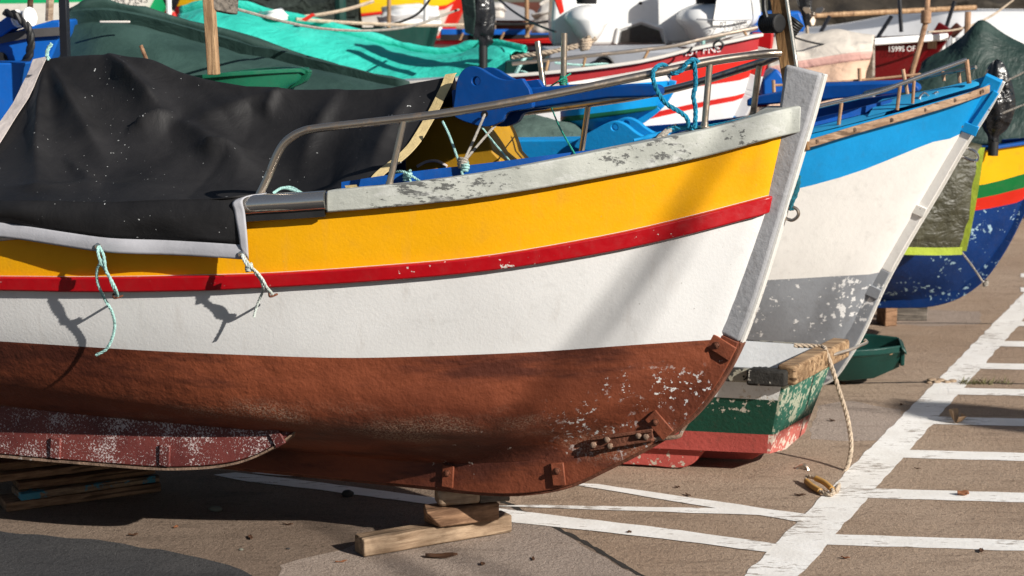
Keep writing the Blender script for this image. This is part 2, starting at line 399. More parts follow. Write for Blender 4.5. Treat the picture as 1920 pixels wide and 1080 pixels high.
def line_mat():
    t = NT('worn_road_paint'); k = t.math('ADD', t.math('MULTIPLY', t.noise(26, 6, .75, stretch=(.45, 1.5, 1)), .6), t.math('MULTIPLY', t.noise(3, 3), .4))
    n = t.noise(6, 5, .6); col = t.mix(t.ramp(n, .3, .7), (.74, .71, .67), (.84, .82, .79))
    f = t.ramp(k, .535, .60); col = t.mix(t.math('MULTIPLY', f, .8), col, (.24, .19, .15)); return t.out(col, .75, t.bump(t.noise(60, 4), .5, .004), spec=.25)
M['road_line'] = line_mat()
m = MB(); m.grid([[V((x, y, 0)) for x in (-60, -20, 0, 20, 60)] for y in (-30, 0, 20, 60, 160)]); m.build('ground', M['ground']); bpy.data.objects['ground']['kind'] = 'structure'
def flat(name, polys, mt, z=.004, wob=0.):
    m = MB()
    for P in polys:
        Q = []
        for i, p in enumerate(P):
            q = P[(i+1) % len(P)]; n = max(1, int((q - p).length / .04)) if wob else 1
            for k in range(n):
                v = p.lerp(q, k/n)
                if wob: v = v + V((noise.noise(v*9), noise.noise(v*9 + V((5, 5, 5))), 0))*wob
                Q.append(V((v.x, v.y, z)))
        m.face([m.add([v]) for v in Q])
    o = m.build(name, mt, recalc=False)
    for p in o.data.polygons:
        if p.normal.z < 0: p.flip()
    o['kind'] = 'structure'; return o
M['slab'] = ground_mat('darker_concrete', (.215, .155, .115), (.28, .21, .16), (.13, .095, .072), .65, 9)  # concrete in a darker tone than the open ground
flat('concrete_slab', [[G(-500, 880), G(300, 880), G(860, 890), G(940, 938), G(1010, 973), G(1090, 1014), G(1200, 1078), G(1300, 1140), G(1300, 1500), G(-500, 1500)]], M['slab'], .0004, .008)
flat('shaded_asphalt_road', [[G(-400, 900), G(-120, 968), G(0, 997), G(180, 1013), G(330, 1036), G(430, 1060), G(560, 1110), G(560, 1400), G(-400, 1400)]], M['asphalt'], .0008, .02)  # asphalt, with the shade lying on it put into its dark colour
flat('concrete_apron', [[G(520, 1062), G(640, 1030), G(700, 1005), G(955, 950), G(1010, 975), G(1075, 1012), G(1150, 1055), G(1260, 1110), G(1260, 1300), G(560, 1300)]], M['apron'], .0012, .02)
crk = [(938, 938), (960, 948), (985, 962), (1010, 973), (1035, 985), (1060, 999), (1090, 1014), (1125, 1034), (1160, 1056), (1200, 1078), (1260, 1112)]
cp = cat([G(*p) for p in crk], 6)
up_, dn_ = [], []
for i, p in enumerate(cp):
    w_ = .007 + .006*noise.noise(p*14) + .004*noise.noise(p*40); t_ = V((0, 1, 0)); off = V((.004*noise.noise(p*23), .012*noise.noise(p*17), 0))
    up_.append(p + off + t_*(w_*3.4)); dn_.append(p + off - t_*(w_*3.4))
M['crack'] = plain('crack_dirt', (.022, .017, .013), .95)
flat('ground_crack', [up_ + dn_[::-1]], M['crack'], .0017)
for k_, P_ in enumerate((((1530, 762), (1600, 752), (1690, 770), (1700, 800), (1650, 828), (1520, 824)), ((1645, 588), (1700, 580), (1840, 584), (1836, 608), (1740, 612), (1640, 606)), ((1180, 1000), (1280, 985), (1300, 1010), (1200, 1030)))):
    if k_ < 2: flat('concrete_patch', [[G(*p) for p in P_]], M['apron'], .0006, .03)
for P_ in ([(1500, 722), (1600, 719), (1745, 717), (1860, 719), (2050, 722)], [(1640, 607), (1760, 606), (1960, 609)]):
    sp = cat([G(*p) for p in P_], 12); flat('ground_crack', [[p + V((0, .010 + .006*noise.noise(p*20), 0)) for p in sp] + [p - V((0, .010 + .006*noise.noise(p*17), 0)) for p in sp[::-1]]], M['crack'], .0016)
def quad(a, b, c, d): return [G(*a), G(*b), G(*c), G(*d)]
def ext(p, q, k): return p + (q - p) * k
lines = []
a0, a1, b0, b1 = G(1395, 1080), G(1771, 700), G(1500.5, 1080), G(1831, 700)
lines.append([ext(a1, a0, 1.6), ext(a0, a1, 4.5), ext(b0, b1, 4.5), ext(b1, b0, 1.6)])
for i, (yc, th) in enumerate(((1023.7, 20), (934, 18), (857.6, 15), (793, 14), (737, 12.5), (688.5, 11), (646, 10), (608, 9), (574, 8.4), (544, 8), (517, 7))):
    xl = 1540 + (1023.7 - yc) * .915 - 25
    xl = min(xl, 1960); sl_ = 3.0e-5 * (yc + 23); f = lambda x: yc + (x - 1920)*sl_
    p, q = G(xl, f(xl) - th/2), G(1920, f(1920) - th/2); r, s_ = G(1920, f(1920) + th/2), G(xl, f(xl) + th/2)
    if xl >= 1900: p, s_ = G(1800, f(1800) - th/2), G(1800, f(1800) + th/2); p, s_ = p.lerp(q, .95), s_.lerp(r, .95)
    lines.append([p, ext(p, q, 3.2), ext(s_, r, 3.2), s_])
lines.append(quad((430, 886), (1054, 906), (1250, 928), (1250, 943)) if False else quad((1050, 906), (1120, 909), (1515, 966), (1500, 980)))
lines.append(quad((925, 950), (1000, 948), (1440, 956), (1440, 968)))
lines.append([G(*p) for p in [(400, 892), (440, 887), (600, 906), (811, 934), (952, 957), (1240, 991), (1455, 1021), (1440, 1037), (1240, 1011), (952, 980), (811, 948), (600, 920), (470, 905)]])
lines.append([G(*p) for p in [(470, 888), (510, 884), (660, 890), (820, 905), (800, 915), (640, 900), (520, 893)]])
for i, P in enumerate(lines): flat('road_marking', [P], M['road_line'], 0.0022 + .00012*i, .007 if i not in (0,) else .010)
# ---------------------------------------------------------------- the yellow and white boat in front
O1 = at(829, 912, 6.68)
F1 = Frame(O1, 20, 4)
HS = .04                                    # half the stem's thickness
rab = [(1470, 215), (1466, 262), (1444, 365), (1437, 400), (1352, 623)]
def st1(px, py): return F1.onl(px, py, HS)
B_sheer = [(-4.6, .25), (-4.2, .48), (-3.4, .74), (-2.4, .86), (-1.5, .86), (-.8, .80), (-.3, .71), (.2, .575), (.6, .425), (.9, .27), (1.15, .12), (1.34, .04)]
B_str = [(-4.6, .2), (-4.2, .44), (-3.4, .71), (-2.4, .84), (-1.5, .845), (-.8, .78), (-.3, .685), (.2, .54), (.6, .385), (.9, .23), (1.12, .10), (1.26, .04)]
B_wl = [(-4.6, .05), (-4.2, .2), (-3.4, .58), (-2.4, .76), (-1.5, .78), (-.8, .705), (-.3, .59), (.2, .42), (.5, .295), (.8, .155), (1.0, .07), (1.08, .04)]
LV1 = [
 dict(start=st1(1468, 252), b=B_sheer, curve=[(0, 452), (300, 424), (460, 408), (615, 398), (900, 370), (1200, 318), (1330, 290), (1468, 252)]),
 dict(start=st1(1444, 365), b=B_str, curve=[(0, 517), (180, 518), (360, 515), (500, 511), (700, 498), (900, 480), (1100, 447), (1250, 415), (1444, 365)]),
 dict(start=st1(1437, 400), b=[(a, b - .012 if b > .1 else b) for a, b in B_str], curve=[(0, 546), (180, 549), (360, 547), (500, 541), (700, 529), (900, 511), (1100, 481), (1250, 450), (1437, 402)]),
 dict(start=st1(1352, 637), b=B_wl, curve=[(0, 640), (270, 657), (420, 664), (640, 671), (800, 668), (1000, 660), (1200, 646), (1352, 636)]),
 dict(start=st1(1285, 755), b=[(-4.6, .04), (-4.2, .08), (-3.4, .42), (-2.4, .68), (-1.5, .66), (-.8, .59), (-.3, .48), (.2, .32), (.6, .15), (.85, .055), (.95, .04)],
      z=[(-4.6, .75), (-4.2, .62), (-3.4, .38), (-2.4, .37), (-1.5, .345), (-.8, .32), (-.3, .30), (.2, .31), (.6, .345), (.9, .42)]),
 dict(start=st1(1180, 822), b=[(-4.6, .04), (-4.2, .045), (-3.4, .16), (-2.4, .38), (-1.5, .41), (-.8, .35), (-.3, .26), (.2, .125), (.45, .06), (.6, .04)],
      z=[(-4.6, .6), (-4.2, .5), (-3.4, .24), (-2.4, .23), (-1.5, .215), (-.8, .195), (-.3, .18), (.2, .18), (.6, .235)]),
 dict(start=st1(1080, 868), b=[(-4.6, .04), (.3, .04)], z=[(-4.6, .35), (-3.4, .13), (-2.4, .095), (-.8, .09), (.0, .095), (.3, .12)]),
]
rows1 = make_levels(F1, LV1, None, -4.6, 54, -40)
dens1 = densify(rows1, [5, 2, 6, 6, 4, 3])
def side_fn(pairs): return lambda a: interp(pairs, a) if a < pairs[-1][0] else pairs[-1][1]
SHEER1 = [V(p) for p in rows1[0]]           # local polyline of the sheer, bow to stern
_zs = sorted([(p.x, p.z) for p in SHEER1]); _bs = sorted([(p.x, p.y) for p in SHEER1])
zsheer1 = lambda a: interp(_zs, a)
bsheer1 = lambda a: interp(_bs, a) if a < _bs[-1][0] else .04
if DEBUG:
    for i in (0, 3, 4, 5): print('lvl', i, [tuple(round(c, 2) for c in p) for p in rows1[i][::6]])
    print('band', F1.onl(1545, 135), F1.onl(1390, 640), F1.onl(1230, 828), F1.onl(1040, 913))
boat1 = thing('fishing_boat', 'largest boat, in front: yellow and white topsides, red strake, rust brown bottom, black cover aft', 'boat', V((O1.x, O1.y, 0)))
L1 = boat1
def band1(i): return {0: 0, 1: 1, 2: 1, 3: 2, 4: 2, 5: 2}[i]
m = MB()
for sg in (1, -1):
    rr = [[F1.w(p.x, p.y*sg, p.z) for p in r] for r, i in dens1]; lv = [i for r, i in dens1]
    m.grid(rr, lambda i, j: band1(lv[i]))
hull1 = m.build('hull', [M['yellow_hull'], M['white_hull'], M['brown_hull']], L1, angle=60)
# stem and keel: one curved timber, from the stem head round the forefoot and aft
prof = [(1545, 138), (1522, 222), (1494, 315), (1462, 425), (1425, 545), (1390, 640), (1352, 712), (1312, 765), (1272, 802), (1230, 829), (1180, 856), (1130, 881), (1085, 902), (1042, 914), (990, 921), (934, 922), (880, 918), (829, 912)]
PL = [V(F1.onl(x, y, 0)) for x, y in prof]
PLs = [V((p.x, 0, p.z)) for p in cat(PL, 5)]
for a in (-.4, -1., -1.8, -2.6, -3.4, -4.2, -4.55): PLs.append(V((a, 0, .0)))
def inward(i):
    t = (PLs[min(i+1, len(PLs)-1)] - PLs[max(i-1, 0)]).normalized(); return V((t.z, 0, -t.x)) if True else t
nsplit = min(range(len(PLs)), key=lambda i: abs(proj(F1.w(PLs[i].x, 0, PLs[i].z))[1] - 640))
def timber(i0, i1, wd, half, m):
    rows = []
    for i in range(i0, i1 + 1):
        n = inward(i); p = PLs[i]; q = p + n * (wd(i) if callable(wd) else wd)
        rows.append([F1.w(p.x, -half, p.z), F1.w(p.x, half, p.z), F1.w(q.x, half, q.z), F1.w(q.x, -half, q.z)])
    n0 = m.grid(rows, [0]*len(rows), cu=True); k = len(rows) - 1
    m.face([n0, n0+1, n0+2, n0+3]); m.face([n0+4*k+q for q in range(4)][::-1])
if DEBUG: print('inward', inward(2), inward(len(PLs)-3), PLs[0], PLs[nsplit])
m = MB(); timber(0, nsplit, lambda i: lerp(.132, .10, min(1, i/8)), HS + .004, m); stem1 = m.build('stem', M['grey_stem'], L1, bevel=.012, seg=3)
m = MB(); timber(nsplit, len(PLs)-1, lambda i: .135 if i < nsplit + 40 else .12, HS + .002, m); keel1 = m.build('keel', M['brown_keel'], L1, bevel=.004)
def ironband(i0, i1, half, out, m):
    rows = []
    for i in range(i0, i1 + 1):
        n = inward(i); p = PLs[i] - n * out; q = PLs[i] + n * .002
        rows.append([F1.w(p.x, -half, p.z), F1.w(p.x, half, p.z), F1.w(q.x, half, q.z), F1.w(q.x, -half, q.z)])
    n0 = m.grid(rows, [0]*len(rows), cu=True); k = len(rows) - 1
    m.face([n0, n0+1, n0+2, n0+3]); m.face([n0+4*k+q for q in range(4)][::-1])
m = MB(); ironband(0, nsplit, .023, .011, m); m.build('stem_band', M['white_iron'], L1, bevel=.003)
m = MB(); ironband(nsplit, len(PLs)-1, .03, .012, m); m.build('keel_band', M['rust_iron'], L1, bevel=.003)
# mouldings following the sheer
def moulding(row_at, i0, i1, sg, hgt, out, m, dz=0., inb=.01, taper=0):
    """rectangular batten along a level: hgt tall (downwards from the row + dz), out proud of the planking"""
    rows = []
    for j in range(i0, i1 + 1):
        p = row_at[j]; q0 = row_at[max(j-1, 0)]; q1 = row_at[min(j+1, len(row_at)-1)]
        t = V((q1.x-q0.x, q1.y-q0.y, 0)).normalized(); o = V((-t.y, t.x, 0)); o = o if o.y > 0 else -o
        c = V((p.x, p.y, p.z + dz)); k = out
        pts = [c - o*inb + V((0,0,hgt)), c + o*k + V((0,0,hgt)), c + o*k, c - o*inb]
        rows.append([F1.w(v.x, max(v.y, .0)*sg, v.z) for v in pts])
    n0 = m.grid(rows, [0]*len(rows), cu=True); k = len(rows) - 1
    m.face([n0, n0+1, n0+2, n0+3]); m.face([n0+4*k+q for q in range(4)][::-1])
RS = [V(p) for p in rows1[0]]
def sect(a): return min(range(len(RS)), key=lambda j: abs(RS[j].x - a))
# the grey rubbing rail is a deep plank standing on the sheer, its top broad enough to walk on
jst = min(range(len(RS)), key=lambda j: abs(proj(F1.w(*RS[j]))[0] - 610))
rail_h = [(0, 42), (400, 38), (620, 38), (800, 40), (1000, 44), (1200, 47), (1470, 47)]
def rubrail(sg, i0, i1, m, out=.035, inb=.10):
    rows = []
    for j in range(i0, i1 + 1):
        p = RS[j]; q0 = RS[max(j-1, 0)]; q1 = RS[min(j+1, len(RS)-1)]
        t = V((q1.x-q0.x, q1.y-q0.y, 0)).normalized(); o = V((-t.y, t.x, 0)); o = o if o.y > 0 else -o
        hg = interp(rail_h, proj(F1.w(p.x, p.y, p.z))[0]) / 505
        c = V((p.x, p.y, p.z))
        pts = [c - o*inb + V((0,0,hg)), c + o*out + V((0,0,hg)), c + o*out, c - o*inb]
        if j == 0:
            d_ = V((.034, 0, .008)); rows.append([F1.w(v.x + d_.x, max(v.y - .012, .0)*sg, v.z + d_.z) for v in pts])
        rows.append([F1.w(v.x, max(v.y, .0)*sg, v.z) for v in pts])
    n0 = m.grid(rows, [0]*len(rows), cu=True); k = len(rows) - 1
    m.face([n0, n0+1, n0+2, n0+3]); m.face([n0+4*k+q for q in range(4)][::-1])
m = MB(); rubrail(1, 0, jst, m); m.build('gunwale_rail', M['grey_rail'], L1, bevel=.006)
m = MB(); rubrail(-1, 0, len(RS)-1, m); m.build('gunwale_rail', M['grey_rail'], L1, bevel=.006)
m = MB(); rubrail(1, jst + 1, len(RS)-1, m, out=.002, inb=.09); m.build('gunwale_rail', M['white_wood'], L1, bevel=.006)
NSL = next(j for j in range(jst, len(RS)) if proj(F1.w(*RS[j]))[0] < 415) - jst
SLV = [F1.w(RS[j].x, RS[j].y + .022, RS[j].z + .042) for j in range(jst, jst + NSL)]
m = MB(); m.tube(SLV, .034, 16); m.build('steel_sleeve', M['steel_clean'], L1)
m = MB(); m.strip([F1.w(RS[j].x, RS[j].y + .02, RS[j].z + .0) for j in range(jst, jst + NSL)], F1.up*.014, F1.n, .012); m.build('sleeve_pad', M['black_rubber'], L1)
RT = [V(p) for p in rows1[1]]; RB = [V(p) for p in rows1[2]]
def strake(sg):
    m = MB(); rows = []
    for j in range(len(RT)):
        p, q = RT[j], RB[j]; a0, a1 = RT[max(j-1, 0)], RT[min(j+1, len(RT)-1)]
        t = V((a1.x-a0.x, a1.y-a0.y, 0)).normalized(); o = V((-t.y, t.x, 0)); o = o if o.y > 0 else -o
        k = .022; pts = [p - o*.01, p + o*k - V((0,0,.004)), q + o*(k+.002) + V((0,0,.004)), q - o*.01]
        rows.append([F1.w(v.x, max(v.y, .035)*sg, v.z) for v in pts])
    n0 = m.grid(rows, [0]*len(rows), cu=True); k = len(rows) - 1
    m.face([n0, n0+1, n0+2, n0+3]); m.face([n0+4*k+q for q in range(4)][::-1])
    m.build('rubbing_strake', M['red_strake'], L1, bevel=.005)
strake(1); strake(-1)
# inside: bulwark, deck and coaming in blue
m = MB()
for sg in (1, -1):
    m.grid([[F1.w(p.x, max(p.y - .04 - k*.055, 0)*sg, p.z + .07 - k*.16) for p in RS[1:]] for k in range(3)])
m.build('bulwark', M['blue_in'], L1, angle=60)
m = MB(); m.grid([[F1.w(p.x, max(p.y - .15, 0)*f, p.z - .2) for p in RS[1:]] for f in (1, .5, 0, -.5, -1)]); m.build('deck', M['blue_in'], L1)
m = MB()
for sg, q in ((-1, 0), (1, .02)):
    pts = [V((a, max(bsheer1(a) - .2, .03)*sg, zsheer1(a))) for a in [-.9 + .08*i for i in range(24)]]
    m.strip([F1.w(p.x, p.y, p.z - .05) for p in pts], F1.up*.075, F1.n*(1 if sg > 0 else -1), .025)
m.build('coaming', M['blue_in'], L1)
# keel shoe straps and bolts
def strap(px, py, w, h, ang, b, parent, mt, name='keel_strap', th=.012, bolt=True):
    """small iron plate bolted on a plane b of the boat frame, ang turns it in that plane"""
    c = F1.on(px, py, b); a = R(ang); ex = F1.hd*math.cos(a) + F1.up*math.sin(a); ey = F1.up*math.cos(a) - F1.hd*math.sin(a)
    m = MB(); m.box(c, ex*w/2, F1.n*th/2, ey*h/2); o = m.build(name, mt, parent, bevel=.003)
    if bolt:
        k = MB(); k.lathe(c + F1.n*th/2 + ey*h*.16, F1.n, [(0, .013), (.004, .013), (.0045, .0085), (.014, .0085), (.016, .004)], 6); k.build('bolt', M['rust_iron'], o)
    return o
strap(840, 893, .046, .085, -2, .05, L1, M['brown_plate']); strap(1047, 889, .05, .085, 8, .05, L1, M['brown_plate'])
strap(1236, 797, .055, .10, -45+90, .05, L1, M['brown_plate']); strap(1352, 651, .055, .10, 62, .05, L1, M['brown_plate'])
# towing eye iron on the forefoot
m = MB()
e0, e1 = F1.on(1108, 834, .055), F1.on(1225, 816, .05)
m.beam(e0, e1, .014, .045, F1.up); m.beam(e0 + F1.up*.022 + F1.n*.008, e1 + F1.up*.02 + F1.n*.008, .016, .012, F1.up); m.beam(e0 - F1.up*.018 + F1.n*.008, e1 - F1.up*.014 + F1.n*.008, .016, .010, F1.up)
tow = m.build('towing_plate', M['rust_iron'], L1, bevel=.003)
for t, s in ((.06, 0), (.28, .012), (.33, -.014), (.78, .008), (.9, .0)):
    m = MB(); c = e0.lerp(e1, t) + F1.up*s + F1.n*.008; m.lathe(c, F1.n, [(0, .011), (.012, .011), (.015, .005)], 6); m.build('bolt', M['rust_plate'], tow)
m = MB(); m.tube(cat([F1.on(1215, 822, .045), F1.on(1240, 822, .04), F1.on(1272, 818, .035), F1.on(1280, 806, .02), F1.on(1312, 752, .005)], 4), .008, 8); m.build('towing_rod', M['rust_plate'], tow)
# eye on the stem with a ring
ec = F1.on(1478, 408, 0)
m = MB(); m.tube(cat([F1.on(1470, 408, 0), F1.on(1485, 413, 0), F1.on(1496, 405, 0), F1.on(1496, 395, 0), F1.on(1488, 389, 0), F1.on(1478, 391, 0)], 5), .006, 8); m.build('stem_eye', M['steel_worn'], L1)
# bilge keel on the near side (a long skid) with straps
def bk_b(a): return interp([(-4, .36), (-3, .45), (-2, .49), (-1.2, .48), (-.6, .43), (-.3, .38)], a)
lo_px = [(-30, 846), (0, 849), (100, 858), (200, 866), (290, 873), (360, 873), (420, 868), (470, 856), (520, 832), (556, 806), (569, 790)]
hi_px = [(-30, 760), (0, 762), (100, 768), (200, 774), (290, 778), (360, 780), (420, 782), (470, 783), (520, 784), (550, 785), (566, 786)]
def bkpt(px, py): return F1.side(px, py, bk_b)
LO = cat([bkpt(*p) for p in lo_px], 3); HI = cat([bkpt(*p) for p in hi_px], 3)
a_l, _, z_l = F1.loc(LO[0]); 
LO = [F1.w(a_l - d, bk_b(a_l - d), z_l + .01*d) for d in (1.6, 1.1, .6, .3)] + LO; HI = [F1.w(F1.loc(HI[0])[0] - d, bk_b(a_l - d), F1.loc(HI[0])[2]) for d in (1.6, 1.1, .6, .3)] + HI
m = MB(); rows = []
for p, q in zip(LO, HI):
    n = F1.n; q2 = q - n*.01 + F1.up*.03
    rows.append([p + n*.022, q2 + n*.022, q2 - n*.03, p - n*.022])
n0 = m.grid(rows, [0]*len(rows), cu=True); m.face([n0+4*(len(rows)-1)+q for q in range(4)]); m.face([n0+q for q in range(4)][::-1])
bk = m.build('bilge_keel', M['flaky_red'], L1, bevel=.004)
m = MB(); m.strip([p - F1.up*.004 for p in LO], F1.n*.026, -F1.up, .008); m.build('keel_band', M['rust_plate'], bk)
for px, py, an in ((112, 838, -3), (316, 852, -2), (524, 815, 32)):
    c = bkpt(px, py) + F1.n*.026; a = R(an); ex = F1.hd*math.cos(a) + F1.up*math.sin(a); ey = F1.up*math.cos(a) - F1.hd*math.sin(a)
    k = MB(); k.box(c, ex*.022, F1.n*.006, ey*.04); o = k.build('keel_strap', M['flaky_red'], bk, bevel=.003)
m = MB(); rows = []
for p, q in zip(LO, HI):
    f = lambda v: (lambda l: F1.w(l[0], -l[1], l[2]))(F1.loc(v))
    n = F1.n; q2 = q - n*.01 + F1.up*.03; rows.append([f(v) for v in (p + n*.022, q2 + n*.022, q2 - n*.03, p - n*.022)])
n0 = m.grid(rows, [0]*len(rows), cu=True); m.face([n0+4*(len(rows)-1)+q for q in range(4)]); m.face([n0+q for q in range(4)][::-1])
m.build('bilge_keel', M['flaky_red'], L1, bevel=.004)
# rails
brail = lambda a: bsheer1(a)
def nearp(px, py): return F1.side(px, py, brail, .045)
def farp(px, py): return F1.side(px, py, brail, .045, -1)
near = cat([nearp(*p) for p in [(486, 366), (500, 337), (522, 285), (540, 262), (566, 247), (600, 240), (725, 226), (835, 212), (1000, 184), (1220, 139), (1330, 116), (1395, 106), (1440, 101)]] + [F1.on(1462, 100, .02)], 5)
far = cat([F1.on(1464, 103, -.02)] + [farp(*p) for p in [(1440, 113), (1415, 121), (1300, 157), (1200, 180), (1100, 195), (1000, 208), (900, 221), (780, 236), (640, 254)]], 5)
m = MB(); m.tube(near, .0145, 12); m.build('hand_rail', M['steel_worn'], L1)
m = MB(); m.tube(far, .0145, 12); m.build('hand_rail', M['steel_worn'], L1)
def stan(a, b, parent=L1, r=.0115):
    m = MB(); m.tube([a, a.lerp(b, .5), b], r, 10); o = m.build('stanchion', M['steel_worn'], parent)
    t = (b - a).normalized(); k = MB(); k.lathe(a - t*.004, t, [(0, .026), (.006, .026), (.008, .014), (.02, .013)], 12); k.build('foot_flange', M['steel_worn'], o)
stan(nearp(729, 350), nearp(757, 224)); stan(nearp(1321, 238), nearp(1331, 117))
stan(farp(1088, 300), farp(1103, 196)); stan(farp(1411, 222), farp(1424, 120)); stan(farp(700, 360), farp(720, 244))
for p, q in (((1024, 200), (1008, 78)), ((1056, 200), (1058, 62))):
    m = MB(); m.tube([farp(*p), farp(*q)], .012, 10); m.build('iron_pin', M['steel_worn'], L1)
# mast heel and fairlead post behind the stem
mp = [F1.on(1483, 150, -.0), F1.on(1447, -90, -.0)]
t = (mp[1] - mp[0]).normalized()
m = MB(); m.beam(mp[0] - t*.25, mp[1], .04, .055, F1.hd); post = m.build('mast_post', M['post_wood'], L1, bevel=.003)
m = MB(); m.tube([mp[0] - t*.0 + F1.hd*.03 + F1.n*.02, mp[1] + F1.hd*.03 + F1.n*.02], .008, 8); m.build('steel_edge', M['steel_clean'], post)
def roller(c, ax, r, ln):
    pr = [(-ln/2, r*.55), (-ln/2, r*.8)]; n = 9
    for i in range(n): pr += [(-ln/2 + ln*(i+.1)/n, r*.92), (-ln/2 + ln*(i+.5)/n, r), (-ln/2 + ln*(i+.9)/n, r*.92)]
    pr += [(ln/2, r*.8), (ln/2, r*.55)]; m = MB(); m.lathe(c, ax, pr, 18); m.build('rubber_roller', M['black_rubber'], post)
roller(F1.on(1447, 44, .035), F1.hd + F1.n*.6, .034, .075); roller(F1.on(1482, 56, -.04), F1.hd*.6 + F1.up*.8, .03, .08)
m = MB(); m.tube(cat([F1.on(1440, 40, .05), F1.on(1433, 15, .05), F1.on(1433, -40, .05)], 5), .009, 8); m.build('rubber_hose', M['black_rubber'], post)
# ---------------------------------------------------------------- draped covers
def fold(p, amp, fr, seed=0., k=2.0):
    q = V((p.x*fr + seed, p.y*fr, p.z*fr*.7)); q = q + V((noise.noise(q*.7), noise.noise(q*.7 + V((9, 0, 0))), 0))*.8
    r = 1 - abs(noise.noise(q))*2; r2 = 1 - abs(noise.noise(q*2.3 + V((3, 7, 1))))*2
    return amp * (r*abs(r) + .4*r2)
def surf(ctrl, nu, nv):
    """dense grid through control rows of points"""
    rows = [cat(r, nu) for r in ctrl]; cols = [cat([r[j] for r in rows], nv) for j in range(len(rows[0]))]
    return [[c[i] for c in cols] for i in range(len(cols[0]))]
def gnormal(g, i, j):
    n = len(g); k = len(g[0]); a = g[min(i+1, n-1)][j] - g[max(i-1, 0)][j]; b = g[i][min(j+1, k-1)] - g[i][max(j-1, 0)]
    c = a.cross(b); return c.normalized() if c.length > 1e-9 else V((0, 0, 1))
def drape(name, ctrl, mt, parent=None, amp=.02, fr=3., nu=6, nv=6, seed=0., solid=.004, pin=(0, 0), origin=None, extra=None, keep=1.):
    g = surf(ctrl, nu, nv); n, k = len(g), len(g[0]); out = []
    for i in range(n):
        r = []
        for j in range(k):
            d = fold(g[i][j], amp, fr, seed)
            if pin[0] and i < pin[0]: d *= i / pin[0]
            if pin[1] and n - 1 - i < pin[1]: d *= (n - 1 - i) / pin[1]
            p = g[i][j] + gnormal(g, i, j) * d
            if extra: p = extra(i/(n-1), j/(k-1), p, g)
            r.append(p)
        out.append(r)
    m = MB(); m.grid(out); o = m.build(name, mt, parent, angle=75, solid=solid, origin=origin, recalc=False); return o, out
M['black_tarp'] = cloth('black_tarpaulin', (.015, .0145, .0155), .6, .3, 2.2, speck=(.55, .56, .56), wr=7, wstr=.2, fade=(.024, .023, .025), spec=.25)
M['hem'] = cloth('grey_hem', (.38, .38, .41), .6, .12, 5, wr=20, wstr=.07)
M['beige'] = cloth('beige_webbing', (.62, .48, .24), .7, .12, 8, wr=30, wstr=.2)
M['pale_hem'] = cloth('pale_hem', (.62, .55, .52), .6, .12, 8, wr=20, wstr=.2)
# pixel pairs: where the cover crosses the gunwale, where it crosses the ridge
gx = [(-190, 386), (-90, 380), (20, 376), (110, 378), (200, 380), (300, 376), (385, 374), (448, 371), (505, 366), (560, 361), (612, 357), (664, 353)]
rx = [(75, 113), (112, 108), (150, 105), (192, 103), (240, 107), (285, 113), (345, 137), (420, 156), (500, 165), (600, 167), (720, 163), (852, 143)]
tarp = thing('tarpaulin', 'black tarpaulin with grey hem draped over the front boat', 'tarpaulin', V((O1.x - 1.2, O1.y + .4, 0)))
RG, RR, RF = [], [], []
for i, (g_, r_) in enumerate(zip(gx, rx)):
    ins = -.045 if i < 8 else .10
    RG.append(F1.side(*g_, bsheer1, ins)); RR.append(F1.on(*r_, -.06))
    a, b, z = F1.loc(RR[-1]); RF.append(F1.w(a - .1, -max(bsheer1(a - .1) - .02, .1), zsheer1(a - .1) + .06))
mid = []
for k, t in enumerate((.06, .25, .5, .75, .93)):
    row = []
    for i in range(len(RG)):
        p = RG[i].lerp(RR[i], t); sag = (.13 if i < 3 else .17) * math.sin(math.pi * t) * (.55 if i > 9 else 1)
        if t < .1: p = p + V((0, .03, -.0)); sag = .05
        row.append(p - V((0, 0, sag)))
    mid.append(row)
back = [[RR[i].lerp(RF[i], t) - V((0, 0, .1*math.sin(math.pi*t))) for i in range(len(RG))] for t in (.12, .5, 1.)]
def tarp_crease(u, v, p, g): 
    # three long creases fanning from the peak over the cuddy, as stretched canvas makes
    d = 0.
    x, y = proj(p)
    for (x0, y0, x1, y1, w_, h_) in ((200, 100, 322, 232, 22, .075), (316, 224, 520, 350, 24, .060), (84, 122, 72, 352, 16, .055), (92, 118, 205, 315, 20, .060), (235, 250, 334, 224, 9, .05), (545, 168, 330, 250, 26, .035), (526, 168, 498, 222, 10, .03), (10, 350, 340, 352, 8, .018), (360, 285, 470, 300, 9, .04), (640, 168, 560, 330, 22, .045), (780, 165, 690, 330, 20, .04), (120, 300, 190, 352, 12, .03)):
        L_ = V((x1-x0, y1-y0)); q = V((x-x0, y-y0)); t = q.dot(L_)/L_.length_squared
        if -.05 < t < 1.05:
            ds = (q - L_*t).length * (1.35 if (q.x*L_.y - q.y*L_.x) > 0 else .8); ww = w_*(.5 + t)
            d += h_ * math.exp(-abs(ds/ww)**1.4) * max(0, min(1, t*2.6 + .04)) * min(1, (1.05 - t)*3)
    return p + (F1.n*.55 + F1.up*.8) * d
DRAPE_ROWS = [RG] + mid + [RR] + back
_, GC = drape('cover', DRAPE_ROWS, M['black_tarp'], tarp, amp=.010, fr=1.9, nu=16, nv=16, seed=3.3, pin=(4, 0), extra=tarp_crease)
